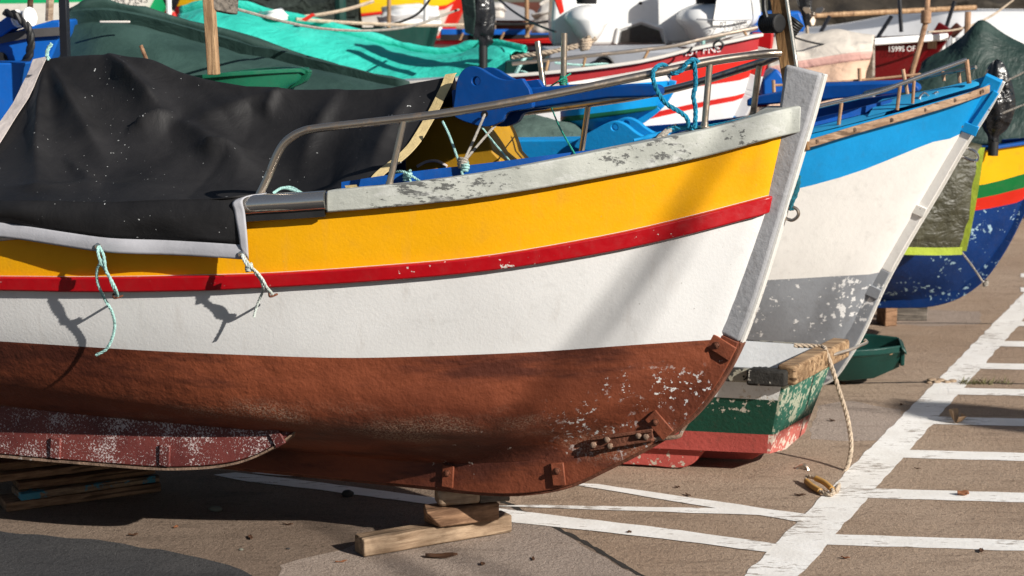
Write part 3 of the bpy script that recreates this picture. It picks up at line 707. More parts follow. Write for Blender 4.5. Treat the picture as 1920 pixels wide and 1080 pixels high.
# hanging side with its hem
hemb = [(-190, 428), (-40, 440), (0, 444), (90, 457), (184, 472), (300, 477), (390, 482), (462, 487)]
hx = [g_[0] for g_ in gx[:8]]
def out_b(e): return lambda a: bsheer1(a) + e
H0, H1, H2, H3 = [], [], [], []
for i in range(8):
    x = lerp(hx[i], hx[i] + 14, i/7) if i < 7 else 462
    yb = interp(hemb, x); fx = hx[i] if i < 7 else 450
    e = .055 + .012*math.sin(i*2.1)
    H0.append(RG[i]); H1.append(F1.side(lerp(fx, x, .35), lerp(interp(gx, fx) if False else gx[i][1], yb, .3), bsheer1, -.062))
    H2.append(F1.side(lerp(fx, x, .8), yb - 28, bsheer1, -e)); H3.append(F1.side(x, yb, bsheer1, -e - .006))
gH, oH = drape('side_flap', [H0, H1, H2], M['black_tarp'], tarp, amp=.010, fr=4, nu=5, nv=5, seed=1.2, pin=(3, 3))
drape('hem', [H2, [a.lerp(b, .5) + F1.n*.004 for a, b in zip(H2, H3)], H3], M['hem'], tarp, solid=.002, amp=.0015, fr=9, nu=6, nv=3, pin=(2, 0))
e0 = [F1.side(438, 376, bsheer1, -.064), F1.side(440, 400, bsheer1, -.073), F1.side(447, 440, bsheer1, -.076), F1.side(450, 464, bsheer1, -.074)]
e1 = [F1.side(457, 371, bsheer1, -.064), F1.side(459, 400, bsheer1, -.073), F1.side(463, 440, bsheer1, -.076), F1.side(466, 488, bsheer1, -.074)]
top_in = [F1.side(505, 358, bsheer1, .06), F1.side(470, 366, bsheer1, -.0)]
drape('hem', [[F1.side(480, 364, bsheer1, .04)] + e0, [F1.side(500, 362, bsheer1, .04)] + e1], M['hem'], tarp, amp=.002, fr=8, nu=5, nv=4)
# webbing along the forward edge, pale hem on the aft edge
def edge_strip(col, w_, mt, name, off=.006):
    g = GC[:97]; pts = [r[col] for r in g]; pts2 = [r[col + (w_ if col == 0 else -w_)] for r in g]
    path, wid, nr = [], [], []
    for i, (p, q) in enumerate(zip(pts, pts2)):
        d = (q - p).normalized()*(.034 if col == 0 else .021); path.append(p + d*.4 + (F1.n*.6 + F1.up*.8)*off); wid.append(d); nr.append(F1.n*.6 + F1.up*.8)
    m = MB(); m.strip(path, wid, nr, .003); m.build(name, mt, tarp, angle=60)
edge_strip(-1, 1, M['beige'], 'webbing_edge', .012); edge_strip(0, 1, M['pale_hem'], 'hem', .012)
# eyelets
for px, py in ((184, 462), (453, 477)):
    c = F1.side(px, py, bsheer1, -.078); k = MB(); k.lathe(c, F1.n, [(-.004, .012), (.003, .012), (.004, .009), (.004, .005)], 14); k.build('eyelet', M['steel_clean'], tarp)
# ---------------------------------------------------------------- spars, ropes and small gear on the main boat
M['rope_white'] = cloth('pale_rope', (.55, .60, .56), .8, .2, 20, wr=60)
M['rope_mint'] = cloth('mint_rope', (.36, .60, .56), .8, .2, 20, wr=60)
M['rope_teal'] = cloth('teal_rope', (.012, .22, .36), .75, .3, 30, wr=60)
M['rope_teal_dark'] = cloth('dark_teal_rope', (.012, .12, .16), .8, .3, 30, wr=60)
M['rope_grey'] = cloth('grey_rope', (.34, .31, .27), .85, .25, 20, wr=60)
M['twine_green'] = cloth('green_twine', (.03, .36, .25), .7, .2, 20, wr=60)
M['rope_tan'] = cloth('tan_rope', (.50, .40, .30), .85, .2, 20, wr=60)
M['ochre'] = paint('ochre_paint', (.42, .22, .012), .45, .15, 4, .2, 40)
M['hole'] = plain('dark_hole', (.006, .006, .007), .9)
M['sky_blue'] = paint('light_blue_paint', (.01, .27, .62), .42, .12, 4, .25, 40, chip=(.5, .5, .5), chipn=.73)
def outline(F, b, pts, smooth=3):
    return [F.on(x, y, b) for x, y in pts]
def smoothpoly(pts, per=4):
    n = len(pts); out = []
    for i in range(n):
        a, b, c, d = [V((*pts[(i+k-1) % n], 0)) for k in range(4)]
        if (c - b).length < 3: out.append((b.x, b.y)); continue
        for k in range(per):
            t = k/per; q = 0.5*(2*b + (c-a)*t + (2*a-5*b+4*c-d)*t*t + (3*b-a-3*c+d)*t**3); out.append((q.x, q.y))
    return out
cheek = smoothpoly([(853, 178), (857, 150), (868, 131), (884, 124), (900, 128), (916, 138), (934, 147), (954, 150), (978, 147), (979, 148), (991, 166), (992, 168), (998, 192), (994, 203), (970, 207), (950, 212), (940, 227), (920, 236), (902, 237), (884, 232), (866, 226), (850, 214)], 3)
def spar(name, label, F, b, cheekpoly, body, mt, gap, group, holes, xb, dirv=None):
    c0 = F.on(*cheekpoly[0], b); t = thing(name, label, 'spar', V((c0.x, c0.y, c0.z)), group)
    P0 = [F.on(x, y, b) for x, y in cheekpoly]
    for k, nm in ((0, 'cheek'), (1, 'cheek')):
        m = MB(); sh = -F.n*gap*k + (F.hd*.02*k); hc = F.on(*holes[0], b) + sh
        m.plate([p + sh for p in P0], -F.n*.035, [hc + (F.hd*math.cos(2*math.pi*q/14) + F.up*math.sin(2*math.pi*q/14))*.016 for q in range(14)]); ch = m.build(nm, mt, t, bevel=.005, seg=3)
        for hx_, hy_ in holes[1:]:
            h = MB(); h.lathe(F.on(hx_, hy_, b) + sh + F.n*.0005, F.n, [(-.02, .013), (.001, .013), (.0012, .0)], 14); h.build('rope_hole', M['hole'], ch)
    m = MB(); Q = [F.on(x, y, b - .04) for x, y in body]; m.prism(Q, -F.n*(gap - .005)); m.build('beam', mt, t, bevel=.008, seg=3)
    return t
spar('roller_spar', 'dark blue wooden spar with two humped cheek plates lying over the yellow boat', F1, .06, cheek,
     [(846, 168), (960, 166), (1040, 161), (1110, 157), (1165, 159), (1180, 157), (1224, 157), (1231, 163), (1231, 176), (1222, 181), (1140, 184), (1000, 203), (848, 207)], M['blue_gloss'], .12, None, [(892, 152), (909, 214)], 850)
# engine box under the cover
m = MB(); m.prism(outline(F1, -.12, smoothpoly([(760, 322), (782, 240), (800, 208), (850, 200), (890, 215), (912, 250), (924, 285), (932, 314)], 2)), -F1.n*.34); ebox = m.build('engine_box', M['ochre'], L1, bevel=.006)
m = MB(); m.tube(cat([F1.on(782, 312, -.115), F1.on(800, 303, -.115), F1.on(820, 302, -.115), F1.on(838, 312, -.115)], 5), .006, 6); m.build('rim', M['pale_hem'], ebox)
# inner plank with the blue edge along the near gunwale
m = MB(); m.strip(cat([F1.side(x, y, bsheer1, .17) for x, y in ((640, 352), (760, 334), (900, 318), (1010, 304), (1120, 290))], 4), F1.up*.02, -F1.n, .03); m.build('inner_stringer', M['blue_in'], L1)
def rope(name, label, path, r, mt, laid=True, per=6, cat_='rope', group=None, n=6):
    pts = cat(path, per); m = MB()
    if laid: m.rope(pts, r, n=n)
    else: m.tube(pts, r, 8)
    return tag(m.build(name, mt, None, origin=pts[0]), label, cat_, group)
def knot(m, c, r, s, seed=0, turns=3):
    """a lump of wound turns round c"""
    P = []
    for i in range(turns*10 + 1):
        a = 2*math.pi*i/10; u = i/(turns*10)*2 - 1
        P.append(c + F1.hd*math.cos(a)*s*(1 - .3*u*u) + F1.n*math.sin(a)*s*.8 + F1.up*(u*s*1.1 + .3*s*math.sin(a + seed)))
    m.tube(cat(P, 2), r, 6)
fl = lambda e: (lambda x, y: F1.side(x, y, bsheer1, -e))
o_ = fl(.085)
# two ropes that tie the hem down
m = MB()
m.rope(cat([o_(184, 462), fl(.10)(184, 474), fl(.105)(188, 490), fl(.10)(194, 500), fl(.09)(205, 520), fl(.085)(213, 540), fl(.05)(219, 553)], 5), .0055)
m.rope(cat([o_(186, 462), fl(.10)(194, 478), fl(.105)(196, 492), fl(.10)(199, 508), fl(.09)(208, 524), fl(.085)(216, 540), fl(.05)(221, 555)], 5), .0055)
knot(m, fl(.095)(192, 492), .0048, .010, 0, 4)
m.rope(cat([fl(.105)(188, 494), fl(.09)(182, 506), fl(.07)(183, 530), fl(.045)(196, 560), fl(.025)(210, 585), fl(.005)(215, 610), fl(-.005)(210, 635), fl(-.01)(199, 655), fl(-.01)(180, 666)], 6), .0055)
tag(m.build('tie_rope', M['rope_mint'], None, origin=o_(184, 462)), 'mint tie rope with a long loose tail hanging from the tarpaulin hem', 'rope', 'ropes tying the tarpaulin hem')
m = MB()
m.rope(cat([o_(453, 477), fl(.10)(458, 489), fl(.105)(464, 498), fl(.10)(476, 507), fl(.09)(489, 521), fl(.08)(496, 534), fl(.05)(510, 550)], 5), .0052)
m.rope(cat([o_(455, 478), fl(.10)(463, 490), fl(.105)(470, 500), fl(.10)(482, 511), fl(.09)(493, 525), fl(.08)(500, 539), fl(.05)(511, 552)], 5), .0052)
knot(m, fl(.095)(467, 502), .0046, .011, 1, 4)
m.rope(cat([fl(.10)(478, 512), fl(.075)(489, 526), fl(.055)(493, 543), fl(.04)(487, 560), fl(.03)(480, 578), fl(.03)(476, 595)], 6), .0048)
tag(m.build('tie_rope', M['rope_white'], None, origin=o_(453, 477)), 'whitish tie rope with a short tail at the corner of the tarpaulin hem', 'rope', 'ropes tying the tarpaulin hem')
for px, py in ((221, 556), (512, 553)):
    m = MB(); c = fl(.03)(px, py); m.tube(cat([c - F1.n*.03, c + F1.n*.02 - F1.up*.004, c + F1.n*.03 + F1.up*.008, c + F1.n*.018 + F1.up*.012], 4), .004, 6); m.build('rope_hook', M['rust_iron'], L1)
# blue rope wound on the hand rail
NP = lambda x, y, e=0.: F1.side(x, y, brail, .045 - e)
rope('rail_rope', 'bright teal blue rope coiled on the hand rail with two hanging bights', [NP(1312, 118, .0), NP(1300, 112, .03), NP(1288, 118, .032), NP(1278, 132, .03), NP(1262, 138, .02), NP(1254, 133, -.03), NP(1246, 122, -.03), NP(1234, 124, .02), NP(1225, 134, .032), NP(1225, 150, .03), NP(1233, 172, .03), NP(1250, 195, .025), NP(1275, 210, .02), NP(1288, 222, .01), NP(1291, 238, .0)], .0085, M['rope_teal'])
rope('hanging_rope', 'short teal rope hanging straight from the hand rail to the gunwale', [NP(1300, 112, .02), NP(1303, 130, .024), NP(1304, 160, .022), NP(1300, 180, .02), NP(1304, 205, .02), NP(1303, 240, .02)], .0085, M['rope_teal'])
rope('mooring_line', 'weathered blue grey rope running along the top of the grey gunwale to the stem', [F1.side(x, y, bsheer1, i_) for x, y, i_ in ((1222, 268, .12), (1240, 252, .10), (1262, 240, .08), (1290, 240, .06), (1320, 239, .05), (1360, 232, .04), (1410, 222, .03), (1450, 214, .0))], .009, M['rope_teal'])
m = MB(); c = F1.side(1240, 254, bsheer1, .1)
for k in range(3): m.rope(cat([F1.side(1221 + 5*k, 270 - 2*k, bsheer1, .11), F1.side(1236 + 6*k, 256 - 3*k, bsheer1, .07), F1.side(1256 + 6*k, 240 - 2*k, bsheer1, .10)], 6), .008)
tag(m.build('cleat_turns', M['rope_grey'], None, origin=c), 'grey frayed rope turns wrapped round the blue cleat', 'rope')
m = MB(); m.tube(cat([F1.side(1188, 263, bsheer1, .10), F1.side(1230, 254, bsheer1, .10), F1.side(1274, 243, bsheer1, .09)], 5), [.006]*3 + [.011]*5 + [.006]*3, 10); cl = m.build('cleat', M['sky_blue'], L1)
for px, py in ((1252, 250), (1226, 258)):
    m = MB(); m.tube([F1.side(px, py, bsheer1, .10), F1.side(px + 1, py + 22, bsheer1, .09)], .009, 8); m.build('cleat_post', M['sky_blue'], L1)
rope('bow_painter', 'dark teal rope end hanging at the stem eye', [F1.on(1497, 330, -.03), F1.on(1495, 350, -.02), F1.on(1490, 368, -.01), F1.on(1484, 380, 0), F1.on(1484, 394, .0)], .010, M['rope_teal_dark'])
# lashings from the spar to the inner stringer
H_ = F1.on(909, 215, .07); K_ = F1.side(868, 306, bsheer1, .16)
m = MB(); m.rope(cat([H_, H_.lerp(K_, .5) + F1.up*-.004, K_], 6), .005); m.rope(cat([F1.on(948, 214, -.02), F1.on(905, 262, .1), K_], 6), .005); knot(m, K_, .006, .016, 0, 4)
tag(m.build('spar_lashing', M['rope_grey'], None, origin=H_), 'grey lashing from the cheek of the dark blue spar down to a knot', 'rope')
m = MB(); m.rope(cat([F1.on(830, 228, .2), F1.on(843, 255, .25), F1.side(862, 308, bsheer1, .15)], 6), .0048); knot(m, F1.side(872, 314, bsheer1, .15), .005, .013, 1, 3); m.rope(cat([F1.side(870, 316, bsheer1, .15), F1.side(866, 324, bsheer1, .14), F1.side(872, 334, bsheer1, .13)], 4), .0048)
tag(m.build('webbing_tie', M['rope_mint'], None, origin=F1.on(830, 228, .2)), 'mint rope from the beige webbing edge down to the grey knot', 'rope')
m = MB(); m.tube(cat([F1.on(903, 238, .05), F1.on(930, 272, .08), F1.on(963, 310, .12)], 5), .0035, 6)
tag(m.build('mint_stay', M['rope_mint'], None, origin=F1.on(903, 238, .05)), 'thin taut mint cord slanting down right of the grey lashing', 'rope')
m = MB(); knot(m, F1.side(764, 330, bsheer1, .15), .0048, .014, 2, 3)
m.rope(cat([F1.side(744, 322, bsheer1, .15), F1.side(757, 322, bsheer1, .13), F1.side(775, 332, bsheer1, .12), F1.side(790, 342, bsheer1, .11)], 5), .0048); m.rope(cat([F1.side(768, 332, bsheer1, .14), F1.side(771, 346, bsheer1, .1)], 5), .0048)
tag(m.build('corner_tie', M['rope_mint'], None, origin=F1.side(764, 330, bsheer1, .15)), 'small mint knot on the blue plank beside the rail stanchion', 'rope')
p0 = farp(1056, 152)
m = MB(); m.tube(cat([p0 + V((.03, 0, .03)), p0 + V((-.02, -.02, -.0)), farp(1030, 165), farp(1024, 185), farp(1033, 200), F1.on(1050, 240, .1), F1.side(1083, 298, bsheer1, .12)], 6), .0032, 6)
knot(m, p0, .0028, .016, 0, 5)
tag(m.build('green_twine', M['twine_green'], None, origin=p0), 'thin green twine wound on the two iron pins and led to the gunwale', 'twine')
m = MB(); m.tube(cat([F1.side(512, 362, bsheer1, .05), F1.side(530, 352, bsheer1, .06), F1.side(552, 357, bsheer1, .06), F1.side(575, 366, bsheer1, .05)], 5), .005, 6); m.tube(cat([F1.side(524, 354, bsheer1, .06), F1.side(545, 351, bsheer1, .08), F1.side(566, 362, bsheer1, .06)], 5), .005, 6)
tag(m.build('gunwale_cord', M['rope_mint'], None, origin=F1.side(530, 352, bsheer1, .06)), 'pale cord loops lying on the gunwale at the foot of the rail', 'rope')
# ---------------------------------------------------------------- timbers, stones and scraps on the ground
M['tim1'] = wood('sawn_timber', (.42, .30, .20), (.20, .13, .08), .8, chip=(.55, .50, .42), chipn=.70)
M['tim2'] = wood('brown_timber', (.37, .215, .125), (.15, .08, .045), .8)
M['tim3'] = wood('pale_timber', (.50, .38, .27), (.25, .17, .11), .8)
M['tim4'] = wood('grey_timber', (.22, .19, .16), (.08, .07, .06), .85)
M['tim5'] = wood('blue_stained_timber', (.36, .24, .15), (.14, .09, .06), .8, chip=(.06, .22, .30), chipn=.5)
M['tim6'] = wood('dark_timber', (.26, .15, .08), (.10, .05, .03), .8)
M['stone'] = plain('grey_green_stone', (.15, .15, .12), .8); M['stone_dark'] = plain('dark_stone', (.03, .026, .024), .8); M['shell'] = plain('dry_leaf', (.40, .26, .15), .8); M['leafbrown'] = plain('brown_leaf', (.22, .08, .03), .75); M['scrapwood'] = wood('wet_bark', (.13, .06, .03), (.04, .02, .012), .7)
def timber_block(name, label, c, dirv, ln, wd, ht, mt, group, skew=0., cut=None, bev=.006):
    """sawn timber standing on c (centre of its base), its long axis along dirv"""
    d = V((dirv[0], dirv[1], 0)).normalized(); s_ = V((-d.y, d.x, 0)); rnd = random.Random(name + label); rows = []
    n = 9
    for i in range(n):
        t = i/(n-1); p = d * ln * (t - .5); j = lambda: (rnd.random() - .5)*.004
        sk = skew*(1 - t) if i < 2 else 0
        rows.append([p + s_*(-wd/2 + j()) + V((0,0,j()*.5 + .003)) + d*sk, p + s_*(wd/2 + j()) + V((0,0,.003)) , p + s_*(wd/2 + j()) + V((0,0,ht + j())) - d*0, p + s_*(-wd/2 + j()) + V((0,0,ht + j())) - d*(sk if i < 1 else 0)])
    m = MB(); ax = d
    R_ = Matrix.Rotation(-math.atan2(d.y, d.x), 3, 'Z')
    n0 = m.grid([[R_ @ q for q in r] for r in rows], cu=True); m.face([n0 + k for k in range(4)][::-1]); e = n0 + 4*(n-1); m.face([e + k for k in range(4)])
    o = m.build(name, mt, None, bevel=bev, angle=30); o.location = c; o.rotation_euler.z = math.atan2(d.y, d.x); ORIG[o.name] = V(c)
    tag(o, label, 'timber', group); return o
gB = 'timbers propping the keel'
pA, pB = G(690, 1046), G(955, 1001); dA = pB - pA; nA = V((-dA.y, dA.x, 0)).normalized()
timber_block('timber_block', 'longest sawn timber on the ground at the bottom of the keel prop', (pA + pB)/2 + nA*.045, dA, dA.length + .03, .085, .072, M['tim1'], gB)
q0, q1 = at(829, 991, pA.y + .17), at(930, 976, pB.y - .03); dB = q1 - q0
zb = .073
b0, b1 = G(829, 991, zb), G(930, 977, zb); dB = b1 - b0
timber_block('timber_block', 'brown timber with a slanting end in the middle of the keel prop', (b0 + b1)/2 + V((-dB.y, dB.x, 0)).normalized()*.05 - dB.normalized()*.01, dB, dB.length + .05, .10, .072, M['tim2'], gB, skew=.03)
zc_ = .147
c0, c1 = G(846, 951, zc_), G(898, 947, zc_); dC = c1 - c0
timber_block('timber_block', 'short pale timber with rounded end directly under the keel', (c0 + c1)/2 + V((-dC.y, dC.x, 0)).normalized()*.045 - dC.normalized()*.02, dC, .165, .085, .07, M['tim3'], gB, bev=.014)
d0 = G(913, 945, zc_); timber_block('timber_block', 'small dark grey timber behind the pale one under the keel', d0 + V((.02, .05, 0)), (1, .3), .12, .08, .062, M['tim4'], gB)
# left stack of planks under the skid
gS = 'planks stacked under the skid'
stk = [((12, 962), (303, 923), .0, .042, M['tim2'], 'lowest plank of the stack under the skid'), ((40, 941), (300, 905), .043, .034, M['tim5'], 'blue stained plank, second from the bottom under the skid'),
       ((35, 921), (292, 890), .078, .035, M['tim6'], 'middle plank of the stack under the skid'), ((0, 906), (270, 873), .114, .036, M['tim2'], 'plank second from the top of the stack under the skid'), ((-6, 886), (180, 866), .151, .04, M['tim6'], 'top plank of the stack, touching the skid')]
for (a_, b_, z, h_, mt, lb) in stk:
    p, q = G(*a_, z), G(*b_, z); d = q - p; n_ = V((-d.y, d.x, 0)).normalized()
    timber_block('plank', lb, (p + q)/2 + n_*.075, d, d.length, .15, h_ - .002, mt, gS, bev=.004)
def pebble(name, label, c, r, sc, mt, cat_='stone', seed=0):
    bm = bmesh.new(); bmesh.ops.create_icosphere(bm, subdivisions=3, radius=r)
    for v in bm.verts: v.co = V((v.co.x*sc[0], v.co.y*sc[1], v.co.z*sc[2])) * (1 + .18*noise.noise(v.co*(1.2/r) + V((seed, 0, 0))))
    me = bpy.data.meshes.new(name); bm.to_mesh(me); bm.free(); me.materials.append(mt)
    for p in me.polygons: p.use_smooth = True
    o = bpy.data.objects.new(name, me); COL.objects.link(o); o.location = c + V((0, 0, r*sc[2]*.8)); ORIG[o.name] = o.location.copy(); return tag(o, label, cat_)
pebble('pebble', 'flat grey green pebble lying right of the plank stack', G(404, 958), .024, (1.2, .8, .5), M['stone'])
pebble('pebble', 'dark round stone on the white line under the hull', G(652, 931), .021, (1.2, .9, .75), M['stone_dark'], seed=4)
pebble('pebble', 'small pale stone left of the keel prop', G(452, 1032), .007, (1.3, 1, .7), M['stone'], seed=2)
pebble('pebble', 'tiny dark stone between the plank stack and the keel prop', G(540, 1030), .006, (1.5, 1, .6), M['stone_dark'], seed=6)
def leaf(name, label, c, ln, wd, ang, mt, curl=.4, cat_='leaf'):
    m = MB(); rows = []
    for i in range(7):
        t = i/6; w_ = wd*math.sin(math.pi*(.08 + .88*t))**.8; x = ln*(t - .5)
        rows.append([V((x, w_*s, .004 + curl*wd*(abs(s)**2)*(1.0 if s > 0 else .6) + .15*ln*(t - .5)**2 + .002*math.sin(9*t + s))) for s in (-1, -.5, 0, .5, 1)])
    m.grid(rows); o = m.build(name, mt, None, recalc=False, solid=.0012); o.location = c; o.rotation_euler.z = R(ang); ORIG[o.name] = V(c); return tag(o, label, cat_)
leaf('fallen_leaf', 'dry tan leaf standing curled on a white hatch line', G(1795, 793), .07, .045, 60, M['shell'], 1.3)
leaf('fallen_leaf', 'small red brown leaf on the fifth hatch line', G(1806, 930), .05, .016, 10, M['leafbrown'], 1.0)
leaf('wood_scrap', 'dark sliver of bark beside the bottom timber', G(828, 1046), .12, .022, 8, M['scrapwood'], .35, 'wood scrap')
rng = random.Random(3)
spots = [(330, 990), (250, 1005), (1180, 1000), (1090, 905), (1290, 930), (1270, 915), (1580, 720), (1690, 760), (1720, 880), (1585, 1048), (1840, 1035), (540, 985), (640, 1055), (905, 1060), (1000, 1050), (1120, 880), (1560, 790), (1500, 930), (860, 1010), (470, 1010)]
for i, (x, y) in enumerate(spots):
    leaf('dry_scrap', 'dry brown scrap of leaf lying loose on the concrete', G(x, y), .02 + .03*rng.random(), .004 + .006*rng.random(), rng.random()*180, M['scrapwood'] if i % 3 else M['leafbrown'], .5, 'leaf scrap')['group'] = 'dry scraps on the concrete'
# gravel and weed gathered at the joint of the slabs
for i, (x, y, r_) in enumerate(((1748, 716, .022), (1756, 718, .016), (1764, 716, .02), (1775, 718, .015), (1786, 717, .018), (1742, 719, .012))):
    pebble('pebble', 'pale stone lying in a row on the thick white line', G(x, y), r_, (1.3, 1, .55), M['tim3'], seed=i*3)['group'] = 'pale stones on the thick white line'
rg = random.Random(11); m = MB()
for k in range(160):
    c = G(1800 + 95*rg.random()**1.5, 716 + 6*rg.random()); a = 6.28*rg.random(); h = .01 + .03*rg.random(); u = V((math.cos(a), math.sin(a), 0))
    n_ = m.add([c + u*.003, c - u*.003, c + V((math.cos(a + 1)*h, math.sin(a + 1)*h, h))]); m.face([n_, n_+1, n_+2])
M['weed'] = plain('dry_weed', (.16, .15, .06), .8)
tag(m.build('ground_weed', M['weed'], None, recalc=False), 'thin dry weeds along the slab joint right of the thick line', 'weed', kind='stuff')
# ---------------------------------------------------------------- the small dinghy behind the bow
def stripes(name, bands, chipc=(.45, .40, .33), rough=.55, chipn=.66, mossy=.0, bs=55):
    return [paint('%s_%d' % (name, i), c, rough, .16, 5, .5, bs, chip=chipc, chipn=chipn, chips=38, dirt=.35) for i, c in enumerate(bands)]
DM = stripes('dinghy_paint', [(.62, .62, .60), (.008, .058, .036), (.40, .075, .062)], chipn=.60)
M['tr_green'] = paint('worn_green_transom', (.03, .13, .09), .65, .3, 6, .5, 50, chip=(.34, .36, .27), chipn=.525, chips=40, dirt=.3)
M['tr_pink'] = paint('worn_pink_transom', (.50, .14, .115), .65, .25, 6, .5, 50, chip=(.62, .50, .42), chipn=.535, chips=40, dirt=.3)
M['raw_wood'] = wood('bare_transom_wood', (.42, .28, .16), (.16, .09, .045), .7, chip=(.03, .028, .025), chipn=.63)
M['worn_rim'] = paint('worn_rim', (.30, .28, .22), .75, .3, 9, .7, 60, chip=(.03, .028, .025), chipn=.52, chips=26, dirt=.5)
M['white_in'] = paint('white_inside', (.60, .61, .62), .5, .1, 4, .3, 40, dirt=.2)
c_low = G(1452, 872, .07); c_low.z = 0
YD = c_low.y
cA = at(1471, 700, YD - .02)          # near top corner of the transom
far_t = at(1563, 660, YD + .52)       # far top corner
low_f = at(1490, 868, YD + .30); low_n = at(1449, 857, YD + .02)
dng = thing('dinghy', 'small worn white, green and pink dinghy with a bare wooden transom rim', 'dinghy', V((cA.x - .9, cA.y + .5, 0)))
ax = V((-math.cos(R(12)), math.sin(R(12)), 0)); LD = 2.3
tv = (far_t - cA); tv.z = 0; tw = tv.length; tv.normalize()
def sec(t, s):
    """half section near side (s=0) / far side (s=1) rows at distance t along the dinghy, top to bottom"""
    k = 1 + .10*math.sin(math.pi*min(1, t*.9)) - max(0, t - .55)**2 * 3.2
    k = max(k, .05); mid_ = (cA + far_t)/2 + ax*LD*t + V((0, 0, .05*t + .22*max(0, t - .5)**2)); mid_.z = cA.z + .05*t + .25*max(0, t-.4)**2
    W = tw/2*k; sg = -1 if s == 0 else 1
    zt = mid_.z; base = low_n.z + .18*max(0, t - .45)**2
    flare = [(1, 1.), (.935, .69), (.925, .67), (.755, .25), (.745, .23), (.70, .0), (.0, -.08)]
    rk = .10*max(0, 1 - t*1.5)
    return [V((mid_.x, mid_.y, 0)) + ax*rk*(1 - h) + tv*sg*W*f + V((0, 0, lerp(base, zt, h))) for f, h in flare]
NT_ = 20
bands = [0, 0, 1, 1, 2, 2]
m = MB()
for s in (0, 1):
    rows = [[sec(j/NT_, s)[i] for j in range(NT_ + 1)] for i in range(7)]
    m.grid(rows, lambda i, j: (0, 0, 1, 1, 2, 2)[i])
m.build('hull', DM, dng, angle=50)
m = MB()
for s in (0, 1):
    ins = tv*(.035 if s == 0 else -.035)
    rows = [[sec(j/NT_, s)[0] + ins*k + V((0, 0, .012)) for j in range(NT_ + 1)] for k in (0, 1)]
    rows += [[sec(j/NT_, s)[i]*1.0 + ins*1.1 for j in range(NT_ + 1)] for i in (3, 5)] + [[(sec(j/NT_, 0)[6]) + V((0, 0, .09)) for j in range(NT_ + 1)]]
    m.grid(rows)
m.build('inside', M['white_in'], dng, angle=50)
for s in (0, 1):
    m = MB(); o_s = tv*(-.02 if s == 0 else .02)
    rows = []
    for j in range(NT_ + 1):
        p = sec(j/NT_, s)[0] + V((0, 0, .012)); wv = tv*(.05 if s == 0 else -.05); rows.append([p + o_s, p + o_s + wv, p + o_s + wv - V((0, 0, .055)), p + o_s - V((0, 0, .06))])
    n0 = m.grid(rows, cu=True); m.face([n0 + k for k in range(4)]); m.face([n0 + 4*NT_ + k for k in range(4)][::-1]); m.build('gunwale', M['worn_rim'], dng, bevel=.008)
# transom: green over pink, bare wood cap, raked out a little
S0, S1 = sec(0, 0), sec(0, 1)
def across(i, k): return S0[i].lerp(S1[i], k)
ev = -ax*.012
m = MB()
pl_ = [S0[0], S0[2], S0[3], S0[4], S0[5], S0[6], S1[5], S1[4], S1[3], S1[2], S1[0]]
def tr_poly(pts): 
    return [p + ev for p in pts]
m.prism(tr_poly([S0[0], S0[2], S0[4].lerp(S0[3], .2), S1[4].lerp(S1[3], .2), S1[2], S1[0]]), ax*.04, 0)
m.prism(tr_poly([S0[4].lerp(S0[3], .2), S0[5], S0[6], S1[5], S1[4].lerp(S1[3], .2)]), ax*.04, 1)
m.build('transom', [M['tr_green'], M['tr_pink']], dng)
up = V((0, 0, 1)); m = MB(); m.beam(S0[0] + up*.0 - tv*.04 - ax*.02, S1[0] + up*.0 + tv*.04 - ax*.02, .085, .085); cap = m.build('transom_cap', M['raw_wood'], dng, bevel=.012)
m = MB(); m.box(S0[0] - tv*.03 + ax*.055 - up*.012, ax*.085, tv*.036, up*.036); m.build('corner_patch', paint('tarred_corner', (.03, .028, .025), .8, .4, 9, .9, 60, chip=(.3, .28, .24), chipn=.6), dng, bevel=.012)
# skids
for s, nm in ((0, 'n'), (1, 'f')):
    q = lambda t: sec(t, s)[5].lerp(sec(t, s)[6], .22)
    m = MB(); pts = [(.13, .0), (.17, -.085), (.26, -.115), (.5, -.115), (.75, -.07)]
    lowp = cat([V((q(t).x, q(t).y, max(.012, q(t).z + d))) for t, d in pts], 4); hip = [q(.13 + .62*i/(len(lowp)-1)) + up*.03 for i in range(len(lowp))]
    rows = [[a + tv*.015, a - tv*.015, b - tv*.02, b + tv*.02] for a, b in zip(lowp, hip)]
    n0 = m.grid(rows, cu=True); m.face([n0+k for k in range(4)]); m.face([n0 + 4*(len(rows)-1) + k for k in range(4)][::-1]); m.build('skid', DM[2], dng, bevel=.004)
m = MB(); cq = lambda t: S0[6].lerp(S1[6], .5) + ax*LD*t
m.prism([cq(.03) + up*.04, cq(.035) - up*.02, cq(.06) - up*.055, cq(.12) - up*.06, cq(.6) - up*.05, cq(.6) + up*.02], tv*.035); m.build('keel', DM[2], dng, bevel=.004)
# shackle, hose covered eye, rope up to the rim, and a boat hook across
shp = [at(1488, 884, YD + .2), at(1497, 877, YD + .2), at(1507, 873, YD + .19), at(1514, 880, YD + .18), at(1515, 896, YD + .17)]
m = MB(); m.tube(cat(shp, 4), .009, 8); tag(m.build('shackle', M['steel_worn'], None, origin=shp[0]), 'grey iron shackle at the foot of the dinghy transom', 'shackle')
gr = G(1540, 918)
M['hose'] = plain('yellowed_hose', (.50, .27, .07), .5)
pe = [G(1513, 893, .03), G(1512, 902, .018), G(1522, 911, .014), G(1538, 921, .014), G(1553, 927, .012), G(1562, 926, .014), G(1560, 917, .02), G(1546, 905, .028), G(1530, 897, .034), G(1516, 893, .034)]
m = MB(); m.tube(cat(pe[1:4], 5), .0125, 10); m.tube(cat(pe[6:9], 5), .0125, 10); hs = m.build('hose_eye', M['hose'], None, origin=pe[2]); tag(hs, 'yellowed hose sleeves round the rope eye beside the thick white line', 'hose')
